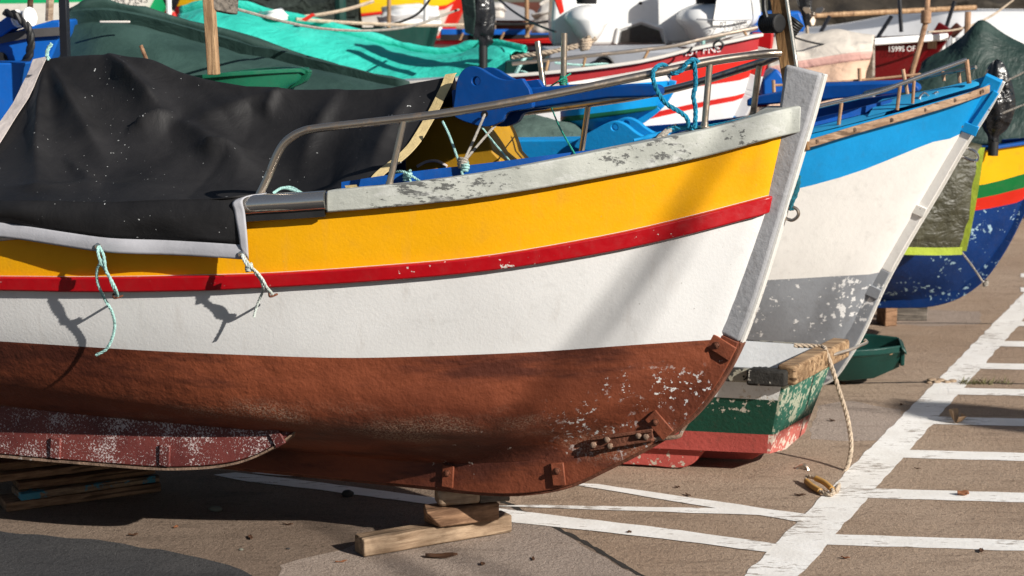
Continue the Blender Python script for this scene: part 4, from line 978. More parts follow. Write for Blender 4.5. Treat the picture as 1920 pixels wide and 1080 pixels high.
cl_ = [at(1540, 650, YD + .35), at(1549, 660, YD + .28), at(1560, 690, YD + .27), at(1574, 735, YD + .26), at(1588, 780, YD + .25), at(1596, 830, YD + .22), at(1592, 865, YD + .18), at(1580, 895, YD + .12), G(1568, 922, .012)]
m = MB(); m.rope(cat([cl_[0] + ax*.12 + up*.0] + cl_, 6), .0105, n=7); m.rope(cat(pe, 6), .0085); tag(m.build('dinghy_painter', M['rope_tan'], None, origin=cl_[-1]), 'thick tan rope hanging from the dinghy transom to the white line', 'rope')
hk = [at(1405, 700, YD + .1), at(1540, 672, YD + .3), at(1596, 655, YD + .42), at(1612, 648, YD + .46), at(1625, 642, YD + .5)]
m = MB(); m.tube(cat([hk[1], hk[2], hk[3], hk[4], hk[4] + up*.012 - ax*-.01], 5), .0075, 8); tag(m.build('bent_rod', M['steel_worn'], None, origin=hk[1]), 'thin steel rod sticking out past the dinghy transom', 'rod')
# dark green plastic tender seen behind the blue boat's bow
M['gplast'] = paint('dark_green_plastic', (.010, .055, .045), .35, .15, 5, .15, 40, dirt=.15)
def tender():
    Y0 = 9.55; tip = at(1686, 650, Y0); d_ = V((-math.cos(R(8)), math.sin(R(8)), 0)); sd = V((-d_.y, d_.x, 0)); L_ = 1.9
    t = thing('plastic_tender', 'dark green plastic tender with a raised rim behind the azure boat', 'dinghy', V((tip.x, tip.y, 0)))
    def rowat(k):
        x = k/14; hw = .42*min(1, .30 + 1.5*x)**.8 if x > 0 else .12; zt = tip.z + .03 - .05*x; zb = max(.03, tip.z - .10 - .42*min(1, x*1.9)); c = tip + d_*L_*x
        c = V((c.x, c.y, 0)); o = []
        for f, z in ((-1.04, zt), (-1.04, zt - .035), (-.98, zt - .04), (-.8, lerp(zb, zt, .45)), (-.5, zb), (.5, zb), (.8, lerp(zb, zt, .45)), (.98, zt - .04), (1.04, zt - .035), (1.04, zt), (.9, zt), (.72, lerp(zb, zt, .5)), (.45, zb + .03), (-.45, zb + .03), (-.72, lerp(zb, zt, .5)), (-.9, zt)):
            o.append(c + sd*hw*f + up*z)
        return o
    m = MB(); rows = [rowat(k) for k in range(15)]; n0 = m.grid(rows, cu=True); m.face([n0+k for k in range(16)]); e = n0 + 14*16; m.face([e + k for k in range(16)][::-1]); m.build('hull', M['gplast'], t, bevel=.006)
    m = MB(); m.prism([tip + sd*.14 + up*.03, tip - sd*.14 + up*.03, tip - sd*.14 + up*.0 - d_*.03, tip + sd*.14 - d_*.03], -up*.02)
    m.box(tip - d_*.012 - up*.035 - sd*.02, d_*.012, sd*.12, up*.05); pl = m.build('bow_plate', M['gplast'], t, bevel=.01)
    h = MB(); h.lathe(at(1669, 661, Y0 - .13), V((0, -1, .1)), [(-.01, .013), (.012, .013), (.0125, .0)], 14); h.build('rope_hole', M['raw_wood'], t)
tender()
# ---------------------------------------------------------------- a boat traced in outline, for the rows behind
def shape(x, full=.42, stern=.45):
    if x < full: return 1 - (1 - x/full)**2.1
    if x < .7: return 1.
    return 1 - (1 - stern)*((x - .7)/.3)**2
def boat(name, label, anchor, yaw, roll, stem_px, sheer_px, bands, beam, length, mats, stem_mat, xmin=-60, wl_in=.1, group=None, stemw=.10, half=.035, keel_z=None, rail=None, deck=None, deck_in=.02, category='boat', band_iron=None, fullness=.42, rail_out=.02, railh=.05):
    """anchor (px, py, Y): a point on the stem; stem_px top to bottom; bands: curves under the sheer, each the lower edge of a paint"""
    F = Frame(at(*anchor), yaw, roll); prof_ = [V(F.onl(x, y, 0)) for x, y in stem_px]
    t = thing(name, label, category, V((F.O.x, F.O.y, 0)), group)
    zb_ = min(p.z for p in prof_); zk = zb_ if keel_z is None else keel_z - F.O.z
    PR = [V((p.x, 0, p.z)) for p in cat(prof_, 4)]
    def stem_at(cv):
        best = min(PR, key=lambda p: abs(proj(F.w(p.x, half, p.z))[1] - interp(cv, proj(F.w(p.x, half, p.z))[0]))); return best
    s0 = stem_at(sheer_px); curves = [sheer_px] + bands; a_end = s0.x - length; LV = []
    for i, cv in enumerate(curves):
        p = stem_at(cv); k = 1 - wl_in*(i/ max(1, len(curves)-1))**1.5
        bb = [(a_end + (p.x - a_end)*q/20, max(half, beam/2*k*shape(1 - q/20, fullness)) if q < 20 else half) for q in range(21)]
        LV.append(dict(start=(p.x - stemw*.6, half, p.z), b=bb, curve=cv, lift=.02))
    last = LV[-1]; pl = PR[-1]; zl = last['start'][2]
    i0_ = PR.index(stem_at(curves[-1]))
    f_ = max(.12, min(1, (zl - zk)/.62))
    def inn(i):
        tg = (PR[min(i+1, len(PR)-1)] - PR[max(i-1, 0)]).normalized(); return PR[i] + V((tg.z, 0, -tg.x))*stemw*.6
    for fz, fb, fa in ((.5, .84, .4), (.85, .45, .75)):
        ps_ = inn(i0_ + int(fa*(len(PR) - 1 - i0_))); a0, z0 = ps_.x, ps_.z
        bb = [(a_end + (a0 - a_end)*q/20, max(half, beam/2*(1 - wl_in)*fb*shape(1 - q/20, fullness + .15)) if q < 20 else half) for q in range(21)]
        LV.append(dict(start=(a0, half, z0), b=bb, z=[(a_end, zk + f_*(.1 + .5 - .4*fz)), (lerp(a_end, a0, .3), zk + f_*(.30 if fz < .7 else .12)), (lerp(a_end, a0, .8), zk + f_*(.28 if fz < .7 else .12)), (a0, z0)]))
    pe_ = inn(len(PR) - 2); LV.append(dict(start=(pe_.x, half, max(pe_.z, zk + .06)), b=[(a_end, half), (pl.x, half)], z=[(a_end, zk + .06), (pl.x, zk + .06)]))
    rows = make_levels(F, LV, None, a_end, 34, xmin); dn = densify(rows, [3]*(len(rows) - 1)); lv = [i for r, i in dn]
    m = MB()
    for sg in (1, -1): m.grid([[F.w(p.x, p.y*sg, p.z) for p in r] for r, i in dn], lambda i, j: min(lv[i], len(mats) - 1))
    # transom
    ends = [r[-1] for r, i in dn]; loop = [F.w(p.x, p.y, p.z) for p in ends] + [F.w(p.x, -p.y, p.z) for p in ends[::-1]]
    m.face([m.add([q]) for q in loop], min(1, len(mats) - 1)); h = m.build('hull', mats, t, angle=60)
    PR2 = PR + [V((lerp(PR[-1].x, a_end, q/6), 0, zk)) for q in range(1, 7)]
    def run(i0, i1, wd, hf, off, m):
        R_ = []
        for i in range(i0, i1 + 1):
            tg = (PR2[min(i+1, len(PR2)-1)] - PR2[max(i-1, 0)]).normalized(); n = V((tg.z, 0, -tg.x)); p = PR2[i] - n*off; q = PR2[i] + n*wd
            R_.append([F.w(p.x, -hf, p.z), F.w(p.x, hf, p.z), F.w(q.x, hf, q.z), F.w(q.x, -hf, q.z)])
        n0 = m.grid(R_, cu=True); k = len(R_) - 1; m.face([n0+q for q in range(4)]); m.face([n0+4*k+q for q in range(4)][::-1])
    # the stem takes the paint of the band it passes
    cuts = [0]
    for cv in bands:
        p = stem_at(cv); cuts.append(PR.index(p))
    cuts.append(len(PR2) - 1); sm = stem_mat if isinstance(stem_mat, list) else [stem_mat]
    for k in range(len(cuts) - 1):
        if cuts[k+1] > cuts[k]:
            m = MB(); run(cuts[k], cuts[k+1], stemw, half + .004, 0, m); m.build('stem' if k < len(cuts) - 2 else 'keel', sm[min(k, len(sm) - 1)], t, bevel=.004)
    if band_iron:
        m = MB(); run(0, len(PR2) - 1, .002, .018, .014, m); m.build('stem_band', band_iron, t, bevel=.003)
    RSx = rows[0]
    if rail:
        for sg in (1, -1):
            m = MB(); R_ = []
            for j in range(len(RSx)):
                p = V(RSx[j]); q0, q1 = V(RSx[max(j-1, 0)]), V(RSx[min(j+1, len(RSx)-1)]); tt = V((q1.x-q0.x, q1.y-q0.y, 0)).normalized(); o = V((-tt.y, tt.x, 0)); o = o if o.y > 0 else -o
                pts = [p - o*.03, p + o*rail_out, p + o*rail_out - V((0, 0, railh)), p - o*.03 - V((0, 0, railh))]
                R_.append([F.w(v.x, max(v.y, 0)*sg, v.z) for v in pts])
            n0 = m.grid(R_, cu=True); k = len(R_) - 1; m.face([n0+q for q in range(4)]); m.face([n0+4*k+q for q in range(4)][::-1]); m.build('gunwale', rail, t, bevel=.004)
    if deck:
        m = MB()
        m.grid([[F.w(p[0], max(p[1]*f, 0)*s_, p[2] - deck_in) for p in RSx] for f, s_ in ((.985, 1), (.5, 1), (0, 1), (.5, -1), (.985, -1))]); m.build('deck', deck, t)
    t_s = sorted([(p[0], p[1]) for p in RSx]); t_z = sorted([(p[0], p[2]) for p in RSx])
    return t, F, (lambda a: interp(t_s, a) if a < t_s[-1][0] else half), (lambda a: interp(t_z, a))
# --- blue, white and grey boat in the second row
M['azure'] = paint('azure_paint', (.008, .29, .66), .42, .12, 3, .25, 36, dirt=.12)
M['w2'] = paint('clean_white', (.78, .76, .73), .42, .08, 2, .2, 36, dirt=.14)
M['grey2'] = paint('grey_bottom_paint', (.25, .265, .29), .5, .15, 3, .3, 36, chip=(.7, .7, .7), chipn=.585, chips=30)
M['tan_strip'] = wood('tan_rubbing_strip', (.52, .36, .24), (.30, .18, .11), .65, chip=(.2, .08, .03), chipn=.66)
M['azure_deck'] = paint('azure_deck', (.03, .36, .68), .45, .1, 4, .2, 30, dirt=.1)
bb, FB, bsB, zsB = boat('fishing_boat', 'azure, white and grey fishing boat with tan rubbing strip, second in the row', (1560, 712, 9.05), 20, -4,
    [(1880, 152), (1866, 180), (1838, 228), (1808, 274), (1760, 357), (1706, 447), (1660, 530), (1618, 622), (1590, 670), (1561, 708), (1520, 722), (1470, 728)],
    [(900, 352), (1200, 320), (1520, 252), (1700, 206), (1860, 160)],
    [[(900, 438), (1200, 412), (1490, 355), (1600, 325), (1690, 290), (1750, 266), (1810, 256)], [(900, 535), (1300, 530), (1440, 525), (1620, 515), (1668, 513)]],
    1.75, 5.6, [M['azure'], M['w2'], M['grey2']], [M['azure'], M['w2'], M['grey2']], xmin=850, band_iron=M['white_iron'], stemw=.085)
strip_px = [(1300, 316), (1400, 298), (1520, 268), (1600, 244), (1700, 216), (1800, 186), (1856, 166)]
m = MB(); m.strip(cat([FB.side(x, y, bsB, -.012) for x, y in strip_px], 4), FB.up*.019, FB.n, .02); rs_ = m.build('rubbing_strip', M['tan_strip'], bb, bevel=.003)
for px, py in ((1532, 265), (1603, 243), (1672, 225), (1734, 206), (1790, 188), (1843, 171)):
    k = MB(); k.lathe(FB.side(px, py, bsB, -.033), FB.n, [(0, .010), (.003, .009), (.004, 0)], 10); k.build('bolt', M['rust_plate'], rs_)
def Bp(px, py, ins=.06, sg=1): return FB.side(px, py, bsB, ins, sg)
# side decks round an open well with a hatch on the far side
def rimrow(f, dz, sg): return [FB.w(a, max(bsB(a) - f, 0)*sg, zsB(a) + dz) for a in [FBa - .42 - .16*i for i in range(30)]]
FBa = FB.loc(FB.on(1866, 165, 0))[0] - .05
for sg in (1, -1):
    m = MB(); m.grid([rimrow(.0, .004, sg), rimrow(.10, .012, sg), rimrow(.22, .012, sg), rimrow(.22, -.05, sg)]); m.build('side_deck', M['azure_deck'], bb, angle=50)
    m = MB(); m.grid([rimrow(.221, .014, sg), rimrow(.221, .05, sg), rimrow(.25, .05, sg), rimrow(.25, -.45, sg)]); m.build('well_side', M['blue_in'], bb, angle=50)
m = MB(); m.grid([rimrow(.2, -.42, 1), [FB.w(a, 0, zsB(a) - .42) for a in [FBa - .42 - .16*i for i in range(30)]], rimrow(.2, -.42, -1)]); m.build('sole', M['blue_in'], bb)
fd = [FBa - .05*i for i in range(11)]
m = MB(); m.grid([[FB.w(a, max(bsB(a) - .06, .0)*f, zsB(a) + .012 + .03*(1 - f*f)) for a in fd] for f in (-1, -.5, 0, .5, 1)]); m.build('foredeck', M['azure_deck'], bb)
# far coaming / hatch
hA, hB2 = FB.on(1560, 168, -.45), FB.on(1722, 160, -.35)
m = MB(); m.prism([FB.on(1400, 200, -.40), FB.on(1400, 186, -.40), FB.on(1540, 158, -.40), FB.on(1706, 153, -.40), FB.on(1722, 162, -.40), FB.on(1724, 172, -.40)], -FB.n*.1); m.build('hatch', M['blue_in'], bb, bevel=.01)
# bow knee, plates and eye
def platec(px, py, w_, h_, ang, b, mt, parent, bolt=True):
    c = FB.on(px, py, b); a = R(ang); ex = FB.hd*math.cos(a) + FB.up*math.sin(a); ey = FB.up*math.cos(a) - FB.hd*math.sin(a)
    m = MB(); m.box(c, ex*w_/2, FB.n*.006, ey*h_/2); o = m.build('stem_plate', mt, parent, bevel=.003)
    if bolt:
        k = MB(); k.lathe(c + FB.n*.006 - ex*w_*.3, FB.n, [(0, .010), (.006, .009), (.008, .003)], 8); k.build('bolt', M['steel_worn'], o)
platec(1814, 240, .10, .05, -20, .045, M['azure'], bb); platec(1719, 393, .085, .05, -22, .045, M['white_iron'], bb); platec(1632, 545, .10, .055, -22, .045, M['grey2'], bb)
m = MB(); m.beam(FB.on(1868, 172, .04), FB.on(1818, 246, .045), .03, .012, FB.n); m.build('bow_plate', M['azure'], bb, bevel=.003)
m = MB(); m.tube(cat([FB.on(1806, 275, 0), FB.on(1828, 284, .02), FB.on(1834, 296, .02), FB.on(1826, 302, .02), FB.on(1800, 292, 0)], 5), .007, 8); m.build('stem_eye', M['steel_clean'], bb)
m = MB(); m.tube(cat([Bp(1722, 192, .12), Bp(1726, 180, .12), Bp(1734, 175, .12), Bp(1741, 182, .12), Bp(1738, 190, .12)], 5), .006, 8); m.tube(cat([Bp(1748, 186, .12), Bp(1753, 175, .12), Bp(1759, 174, .12), Bp(1760, 180, .12)], 5), .006, 8); m.build('deck_ring', M['steel_clean'], bb)
rn = cat([Bp(1300, 262), Bp(1420, 230), Bp(1537, 199), Bp(1640, 175), Bp(1690, 157), Bp(1730, 142), Bp(1780, 124), Bp(1812, 112)], 5)
m = MB(); m.tube(rn, .011, 10); m.build('hand_rail', M['steel_clean'], bb)
rf = cat([Bp(1300, 258, .06, -1), Bp(1480, 204, .06, -1), Bp(1560, 183, .06, -1), Bp(1640, 170, .06, -1), Bp(1740, 144, .06, -1), Bp(1790, 134, .06, -1), Bp(1830, 126, .06, -1)], 5)
m = MB(); m.tube(rf, .010, 10); m.build('hand_rail', M['steel_worn'], bb)
M['rust_post'] = paint('rusty_post', (.42, .25, .15), .5, .3, 14, .4, 60, chip=(.2, .09, .045), chipn=.6, chips=40)
for a_, b_, s_, r_ in (((1682, 206), (1688, 157), 1, .009), ((1572, 236), (1578, 190), 1, .009), ((1711, 194), (1714, 150), 1, .008), ((1817, 156), (1812, 112), 1, .012),
                       ((1590, 208), (1587, 176), -1, .009), ((1703, 185), (1693, 130), -1, .010), ((1770, 152), (1767, 134), -1, .009), ((1800, 160), (1797, 132), -1, .009)):
    m = MB(); m.tube([Bp(*a_, .06, s_), Bp(*b_, .06, s_)], r_, 8); m.build('stanchion', M['rust_post'], bb)
rfar = cat([at(1450, 160, 9.9), at(1540, 156, 9.9), at(1640, 148, 9.9), at(1726, 139, 9.9)], 4)
m = MB(); m.tube(rfar, .007, 8); m.build('wire_rail', M['rust_post'], bb)
for x_, y0_, y1_ in ((1500, 190, 158), (1613, 170, 128), (1452, 190, 150)):
    m = MB(); m.tube([at(x_, y0_, 9.88), at(x_ - 2, y1_, 9.88)], .010, 8); m.build('stanchion', M['rust_post'], bb)
# light blue spar with two humps lying along that boat
chk = smoothpoly([(1078, 278), (1082, 264), (1094, 254), (1112, 244), (1132, 233), (1153, 227), (1172, 233), (1190, 247), (1206, 256), (1228, 262), (1232, 274), (1200, 282), (1120, 284)], 3)
spar('roller_spar', 'light blue wooden spar with two pierced humps lying on the azure boat', FB, .35, chk, [(800, 262), (935, 264), (1080, 262), (1235, 262), (1240, 280), (1240, 300), (1080, 300), (935, 303), (800, 302)], M['sky_blue'], .13, None, [(1152, 239)], 0)
# green canvas bundle behind it
M['canvas'] = cloth('grey_green_canvas', (.075, .115, .10), .85, .25, 4, wr=8, wstr=.8, fade=(.13, .17, .15), spec=.2, crease=3)
bd = [[at(x, y, 9.75 + dy) for x, y in row] for row, dy in (
    ([(870, 330), (930, 330), (1000, 330), (1070, 325), (1140, 320), (1180, 315)], -.25), ([(860, 290), (930, 285), (990, 280), (1050, 275), (1100, 275), (1160, 290)], -.32),
    ([(880, 250), (930, 238), (980, 226), (1030, 232), (1085, 248), (1130, 270)], -.18), ([(900, 232), (935, 216), (985, 205), (1030, 214), (1078, 232), (1110, 258)], .05), ([(890, 250), (935, 238), (990, 230), (1040, 236), (1080, 255), (1120, 280)], .4), ([(880, 330), (935, 330), (990, 330), (1040, 330), (1080, 330), (1120, 330)], .6))]
cb, _ = drape('canvas_bundle', bd, M['canvas'], None, amp=.022, fr=4.5, nu=5, nv=5, seed=5, origin=at(990, 330, 9.75)); tag(cb, 'grey green canvas bundle heaped on the azure boat behind the spar', 'canvas')
# ---------------------------------------------------------------- yellow, green, red and blue boat at the right edge
M['y3'] = paint('yellow_topside', (.80, .44, .008), .4, .08, 3, .15, 30); M['g3'] = paint('green_band', (.006, .15, .035), .4, .1, 3, .15, 30)
M['r3'] = paint('red_band', (.62, .025, .012), .4, .12, 3, .15, 30, chip=(.7, .6, .55), chipn=.66)
M['b3'] = paint('scuffed_blue_bottom', (.005, .035, .16), .4, .25, 4, .4, 40, chip=(.34, .50, .60), chipn=.605, chips=36, dirt=.2)
rb, FR, bsR, zsR = boat('fishing_boat', 'yellow, green, red and scuffed dark blue boat at the right edge', (1750, 573, 10.7), 20, 0,
    [(2010, 210), (1985, 262), (1950, 340), (1920, 404), (1887, 468), (1848, 523), (1801, 557), (1750, 573), (1700, 576), (1650, 576)],
    [(1600, 310), (1700, 296), (1846, 276), (1920, 265), (1990, 252)],
    [[(1600, 372), (1838, 347), (1920, 326), (1975, 310)], [(1600, 395), (1834, 372), (1920, 352), (1965, 340)], [(1600, 418), (1828, 395), (1920, 377), (1950, 369)], [(1600, 480), (1828, 470), (1890, 460)]],
    1.5, 5.0, [M['y3'], M['g3'], M['r3'], M['b3'], M['b3']], [M['y3'], M['g3'], M['r3'], M['b3'], M['b3']], xmin=1560, band_iron=None, stemw=.07, rail=M['blue_in'], rail_out=.022, railh=.018, deck=M['blue_in'])
m = MB(); c = FR.side(1664, 590, lambda a: .03)
gz = G(1662, 607); m.box(V((gz.x, gz.y, .09)), V((.04, .01, 0)), V((-.01, .09, 0)), V((0, 0, .09)))
tag(m.build('timber_block', M['tim2'], None, bevel=.006, origin=V((gz.x, gz.y, 0))), 'dark timber block under the keel of the scuffed blue bottomed boat', 'timber')
m = MB(); gz2 = G(1712, 604); m.box(V((gz2.x, gz2.y + .1, .05)), V((.10, 0, 0)), V((0, .06, 0)), V((0, 0, .05)))
tag(m.build('timber_block', M['tim4'], None, bevel=.006, origin=V((gz2.x, gz2.y + .1, 0))), 'low dark timber on the ground right of the block under the blue bottom', 'timber')
# olive sheet with lime border hanging over that boat's side
M['olive'] = cloth('olive_sheet', (.05, .047, .027), .5, .3, 4, wr=10, wstr=.6, fade=(.085, .082, .05), spec=.4, crease=4)
M['lime'] = cloth('lime_border', (.34, .42, .04), .65, .12, 8, wr=30, wstr=.2)
ol = thing('olive_sheet', 'olive plastic sheet with lime green border hanging between the azure boat and the yellow one', 'tarpaulin', FR.side(1760, 300, bsR, -.05))
sR = lambda x, y, e=.06: FR.side(x, y, bsR, -e)
Os = [[sR(1600, 270, .0), sR(1700, 268, .0), sR(1790, 262, .0), sR(1842, 272, .0)], [sR(1600, 290), sR(1700, 285), sR(1780, 282), sR(1838, 285)], [sR(1610, 350, .1), sR(1700, 350, .12), sR(1770, 345, .11), sR(1829, 345, .09)], [sR(1640, 420, .12), sR(1705, 420, .15), sR(1765, 415, .12), sR(1817, 415, .1)], [sR(1650, 468, .12), sR(1705, 470, .14), sR(1760, 471, .11), sR(1805, 470, .1)]]
drape('sheet', Os, M['olive'], ol, amp=.009, fr=4, nu=7, nv=7, seed=2.2, pin=(2, 0))
gg = surf(Os, 7, 7)
m = MB(); pth = [r[-1] + FR.n*.012 for r in gg[4:]]; m.strip(pth, [FR.hd*.022]*len(pth), FR.n, .004); m.build('border', M['lime'], ol)
pth = [p + FR.n*.010 for p in gg[-1]]; m = MB(); m.strip(pth, [FR.up*.022]*len(pth), FR.n, .004); m.build('border', M['lime'], ol)
m = MB(); m.rope(cat([sR(1804, 474, .1), sR(1820, 495, .03), sR(1832, 512, .0), sR(1843, 528, .0), sR(1852, 534, .0)], 5), .006); knot(m, sR(1848, 531, .0), .005, .014, 2, 3)
tag(m.build('sheet_tie', M['rope_grey'], None, origin=sR(1804, 474, .1)), 'grey cord from the corner of the olive sheet to the blue hull', 'rope')
# dark green cover pitched over the same boat
M['green_tarp'] = cloth('dark_green_tarpaulin', (.018, .040, .034), .55, .3, 3, wr=6, wstr=.7, fade=(.045, .085, .075), spec=.4, crease=2.5)
gt = [[at(x, y, Y) for x, y, Y in row] for row in (
    [(1560, 300, 10.8), (1700, 282, 10.8), (1800, 272, 10.78), (1900, 268, 10.75), (2080, 262, 10.7)],
    [(1600, 255, 10.85), (1712, 235, 10.85), (1800, 225, 10.83), (1900, 222, 10.8), (2080, 220, 10.75)],
    [(1660, 190, 10.95), (1745, 165, 10.95), (1815, 160, 10.93), (1900, 165, 10.9), (2080, 190, 10.85)],
    [(1718, 128, 11.15), (1790, 88, 11.15), (1836, 50, 11.12), (1900, 84, 11.1), (2080, 150, 11.0)],
    [(1725, 128, 11.3), (1795, 92, 11.3), (1840, 56, 11.27), (1902, 90, 11.25), (2080, 156, 11.2)],
    [(1700, 290, 11.8), (1790, 270, 11.8), (1840, 260, 11.8), (1902, 260, 11.8), (2080, 260, 11.8)])]
o_g, _ = drape('green_tarpaulin', gt, M['green_tarp'], None, amp=.03, fr=2.2, nu=6, nv=6, seed=8, origin=at(1836, 270, 10.5)); tag(o_g, 'dark green tarpaulin pitched like a tent over the yellow boat at the right edge', 'tarpaulin')
for y0, y1, lb in ((155, 128, 'upper pale cord stretched over the tent shaped green tarpaulin'), (212, 192, 'lower pale cord stretched over the tent shaped green tarpaulin')):
    m = MB(); m.tube([at(1880, y0, 10.1), at(1960, y1 - 12, 10.05), at(2040, y1 - 24, 10.0)], .006, 6); tag(m.build('lashing_cord', M['rope_grey'], None, origin=at(1880, y0, 10.1)), lb, 'rope', 'cords over the green tarpaulin')
# covered outboard motor in front of it
M['black_bag'] = cloth('black_motor_cover', (.013, .014, .017), .32, .2, 4, wr=9, wstr=.7, spec=.55, crease=4)
def bag(name, label, prof_, Y, mt, depth=.6, seed=0, folds=7, cat_='motor cover', parts=None):
    """a tied cover: left and right edges by height -> closed body"""
    L_ = cat([at(l, y, Y) for y, l, r in prof_], 5); R_ = cat([at(r, y, Y) for y, l, r in prof_], 5); rows = []
    for p, q in zip(L_, R_):
        c = (p + q)/2; w_ = (q - p).length/2; row = []
        for k in range(40):
            a = 2*math.pi*k/40; w2 = 1 + .07*math.sin(folds*a + 3*noise.noise(V((c.z*3, seed, 0)))*2) + .10*noise.noise(V((math.cos(a)*1.5 + seed, math.sin(a)*1.5, c.z*5)))
            row.append(c + V((math.cos(a)*w_*w2, math.sin(a)*w_*depth*w2, .02*noise.noise(V((math.cos(a)*2, math.sin(a)*2, c.z*6 + seed))))))
        rows.append(row)
    m = MB(); n0 = m.grid(rows, cu=True); m.face([n0+k for k in range(40)]); e = n0 + 40*(len(rows)-1); m.face([e+k for k in range(40)][::-1])
    base = at((prof_[-1][1] + prof_[-1][2])/2, prof_[-1][0], Y); t = thing(name, label, cat_, base); m.build('cover', mt, t, angle=70, recalc=True); return t, base
ob, obb = bag('outboard_motor', 'outboard motor wrapped in a shiny black cover behind the azure boat stem', [(114, 1866, 1870), (120, 1856, 1880), (140, 1848, 1892), (170, 1842, 1900), (200, 1838, 1903), (222, 1840, 1898), (240, 1845, 1888), (252, 1852, 1874), (262, 1853, 1872), (272, 1855, 1870)], 10.3, M['black_bag'], .8, 3, cat_='outboard motor')
m = MB(); m.lathe(obb + V((0, 0, -.18)), V((0, 0, 1)), [(.12, .03), (.2, .03)], 12); m.build('leg', M['black_rubber'], ob)
# ---------------------------------------------------------------- text on hulls: laid on the traced surface
def text_on(name, body, px0, px1, py, hpx, F, bf, mt, parent, off=.004, slope=0.):
    cu = bpy.data.curves.new(name, 'FONT'); cu.body = body; cu.size = 1.; cu.extrude = 0.; o = bpy.data.objects.new(name, cu); COL.objects.link(o)
    dg = bpy.context.evaluated_depsgraph_get(); me = bpy.data.meshes.new_from_object(o.evaluated_get(dg)); bpy.data.objects.remove(o); bpy.data.curves.remove(cu)
    xs = [v.co.x for v in me.vertices]; ys = [v.co.y for v in me.vertices]; x0, x1, y0, y1 = min(xs), max(xs), min(ys), max(ys)
    m = MB()
    pts = []
    for v in me.vertices:
        u = (v.co.x - x0)/(x1 - x0); w_ = (v.co.y - y0)/(y1 - y0); X = lerp(px0, px1, u); Yp = py + slope*(X - px0) - hpx*w_
        pts.append(bf(X, Yp))
    n0 = m.add(pts)
    for p in me.polygons: m.face([n0 + k for k in p.vertices])
    o2 = m.build(name, mt, parent, recalc=False); return o2
M['white_letter'] = plain('white_lettering', (.72, .70, .68), .6); M['black_letter'] = plain('black_lettering', (.02, .02, .022), .6)
M['teal_tarp'] = cloth('turquoise_tarpaulin', (.035, .50, .40), .55, .14, 3, wr=7, wstr=.55, fade=(.09, .60, .50), spec=.25, crease=4)
M['green_gloss'] = paint('glossy_green', (.012, .12, .065), .3, .2, 3, .3, 12, dirt=.1)
M['hullgreen'] = paint('dark_green_hull', (.012, .055, .045), .4, .2, 3, .15, 20)
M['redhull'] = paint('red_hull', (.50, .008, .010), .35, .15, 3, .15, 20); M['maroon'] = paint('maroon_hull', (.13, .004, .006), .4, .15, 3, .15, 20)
M['brownhull'] = paint('brown_inside', (.10, .035, .025), .5, .3, 4, .2, 20)
M['offwhite'] = paint('off_white', (.66, .62, .57), .5, .08, 3, .15, 20); M['bright_green'] = paint('bright_green', (.01, .36, .13), .4, .1, 3, .1, 20)
M['yellow4'] = paint('yellow_topside_far', (.72, .47, .01), .4, .1, 3, .1, 20); M['redfar'] = paint('far_red', (.68, .028, .018), .4, .1, 3, .1, 20)
M['grp'] = paint('white_fibreglass', (.84, .84, .83), .3, .05, 2, .05, 20, dirt=.08); M['grpgrey'] = paint('grey_fibreglass', (.36, .37, .40), .45, .1, 2, .05, 20, dirt=.15)
M['dark_glass'] = plain('tinted_dark', (.035, .03, .028), .25)
M['royal'] = paint('royal_blue', (.006, .10, .42), .4, .15, 4, .2, 20, dirt=.15); M['greystrip'] = plain('grey_rubber_strip', (.07, .065, .065), .7)
M['brown_tarp'] = cloth('dark_brown_tarpaulin', (.045, .036, .026), .7, .3, 3, wr=6, wstr=.7, fade=(.09, .075, .055), crease=2.5)
M['beige_cover'] = cloth('beige_cover', (.62, .56, .49), .75, .12, 3, wr=6, wstr=.5); M['peach_cover'] = cloth('peach_cover', (.62, .42, .30), .75, .15, 3, wr=6, wstr=.6, crease=3)
M['pinkband'] = cloth('pink_band', (.62, .36, .31), .75, .15, 3); M['pole_tan'] = wood('tan_pole', (.55, .36, .20), (.30, .17, .09), .6, ax=2); M['pole_black'] = plain('black_post_paint', (.008, .010, .016), .4)
M['leafgreen'] = plain('green_plant', (.12, .28, .04), .6)
def pole(name, label, a, b, r, mt, group=None, cat_='pole', square=False):
    m = MB()
    if square: m.beam(a, b, r*2, r*2, V((.2, 1, 0)))
    else: m.tube([V(a), V(a).lerp(V(b), .5), V(b)], r, 8)
    return tag(m.build(name, mt, None, origin=V(b if V(b).z < V(a).z else a), bevel=.003 if square else 0), label, cat_, group)
def cover(name, label, rows, mt, amp=.03, fr=2., seed=0, nu=6, nv=5, cat_='tarpaulin', **k):
    g = [[at(*p) for p in r] for r in rows]
    g.insert(-1, [a.lerp(b, .05) for a, b in zip(g[-2], g[-1])]); g.insert(1, [b.lerp(a, .06) for a, b in zip(g[0], g[1])])
    o, out = drape(name, g, mt, None, amp=amp, fr=fr, seed=seed, nu=nu, nv=nv, origin=g[0][len(g[0])//2], **k); return tag(o, label, cat_), out
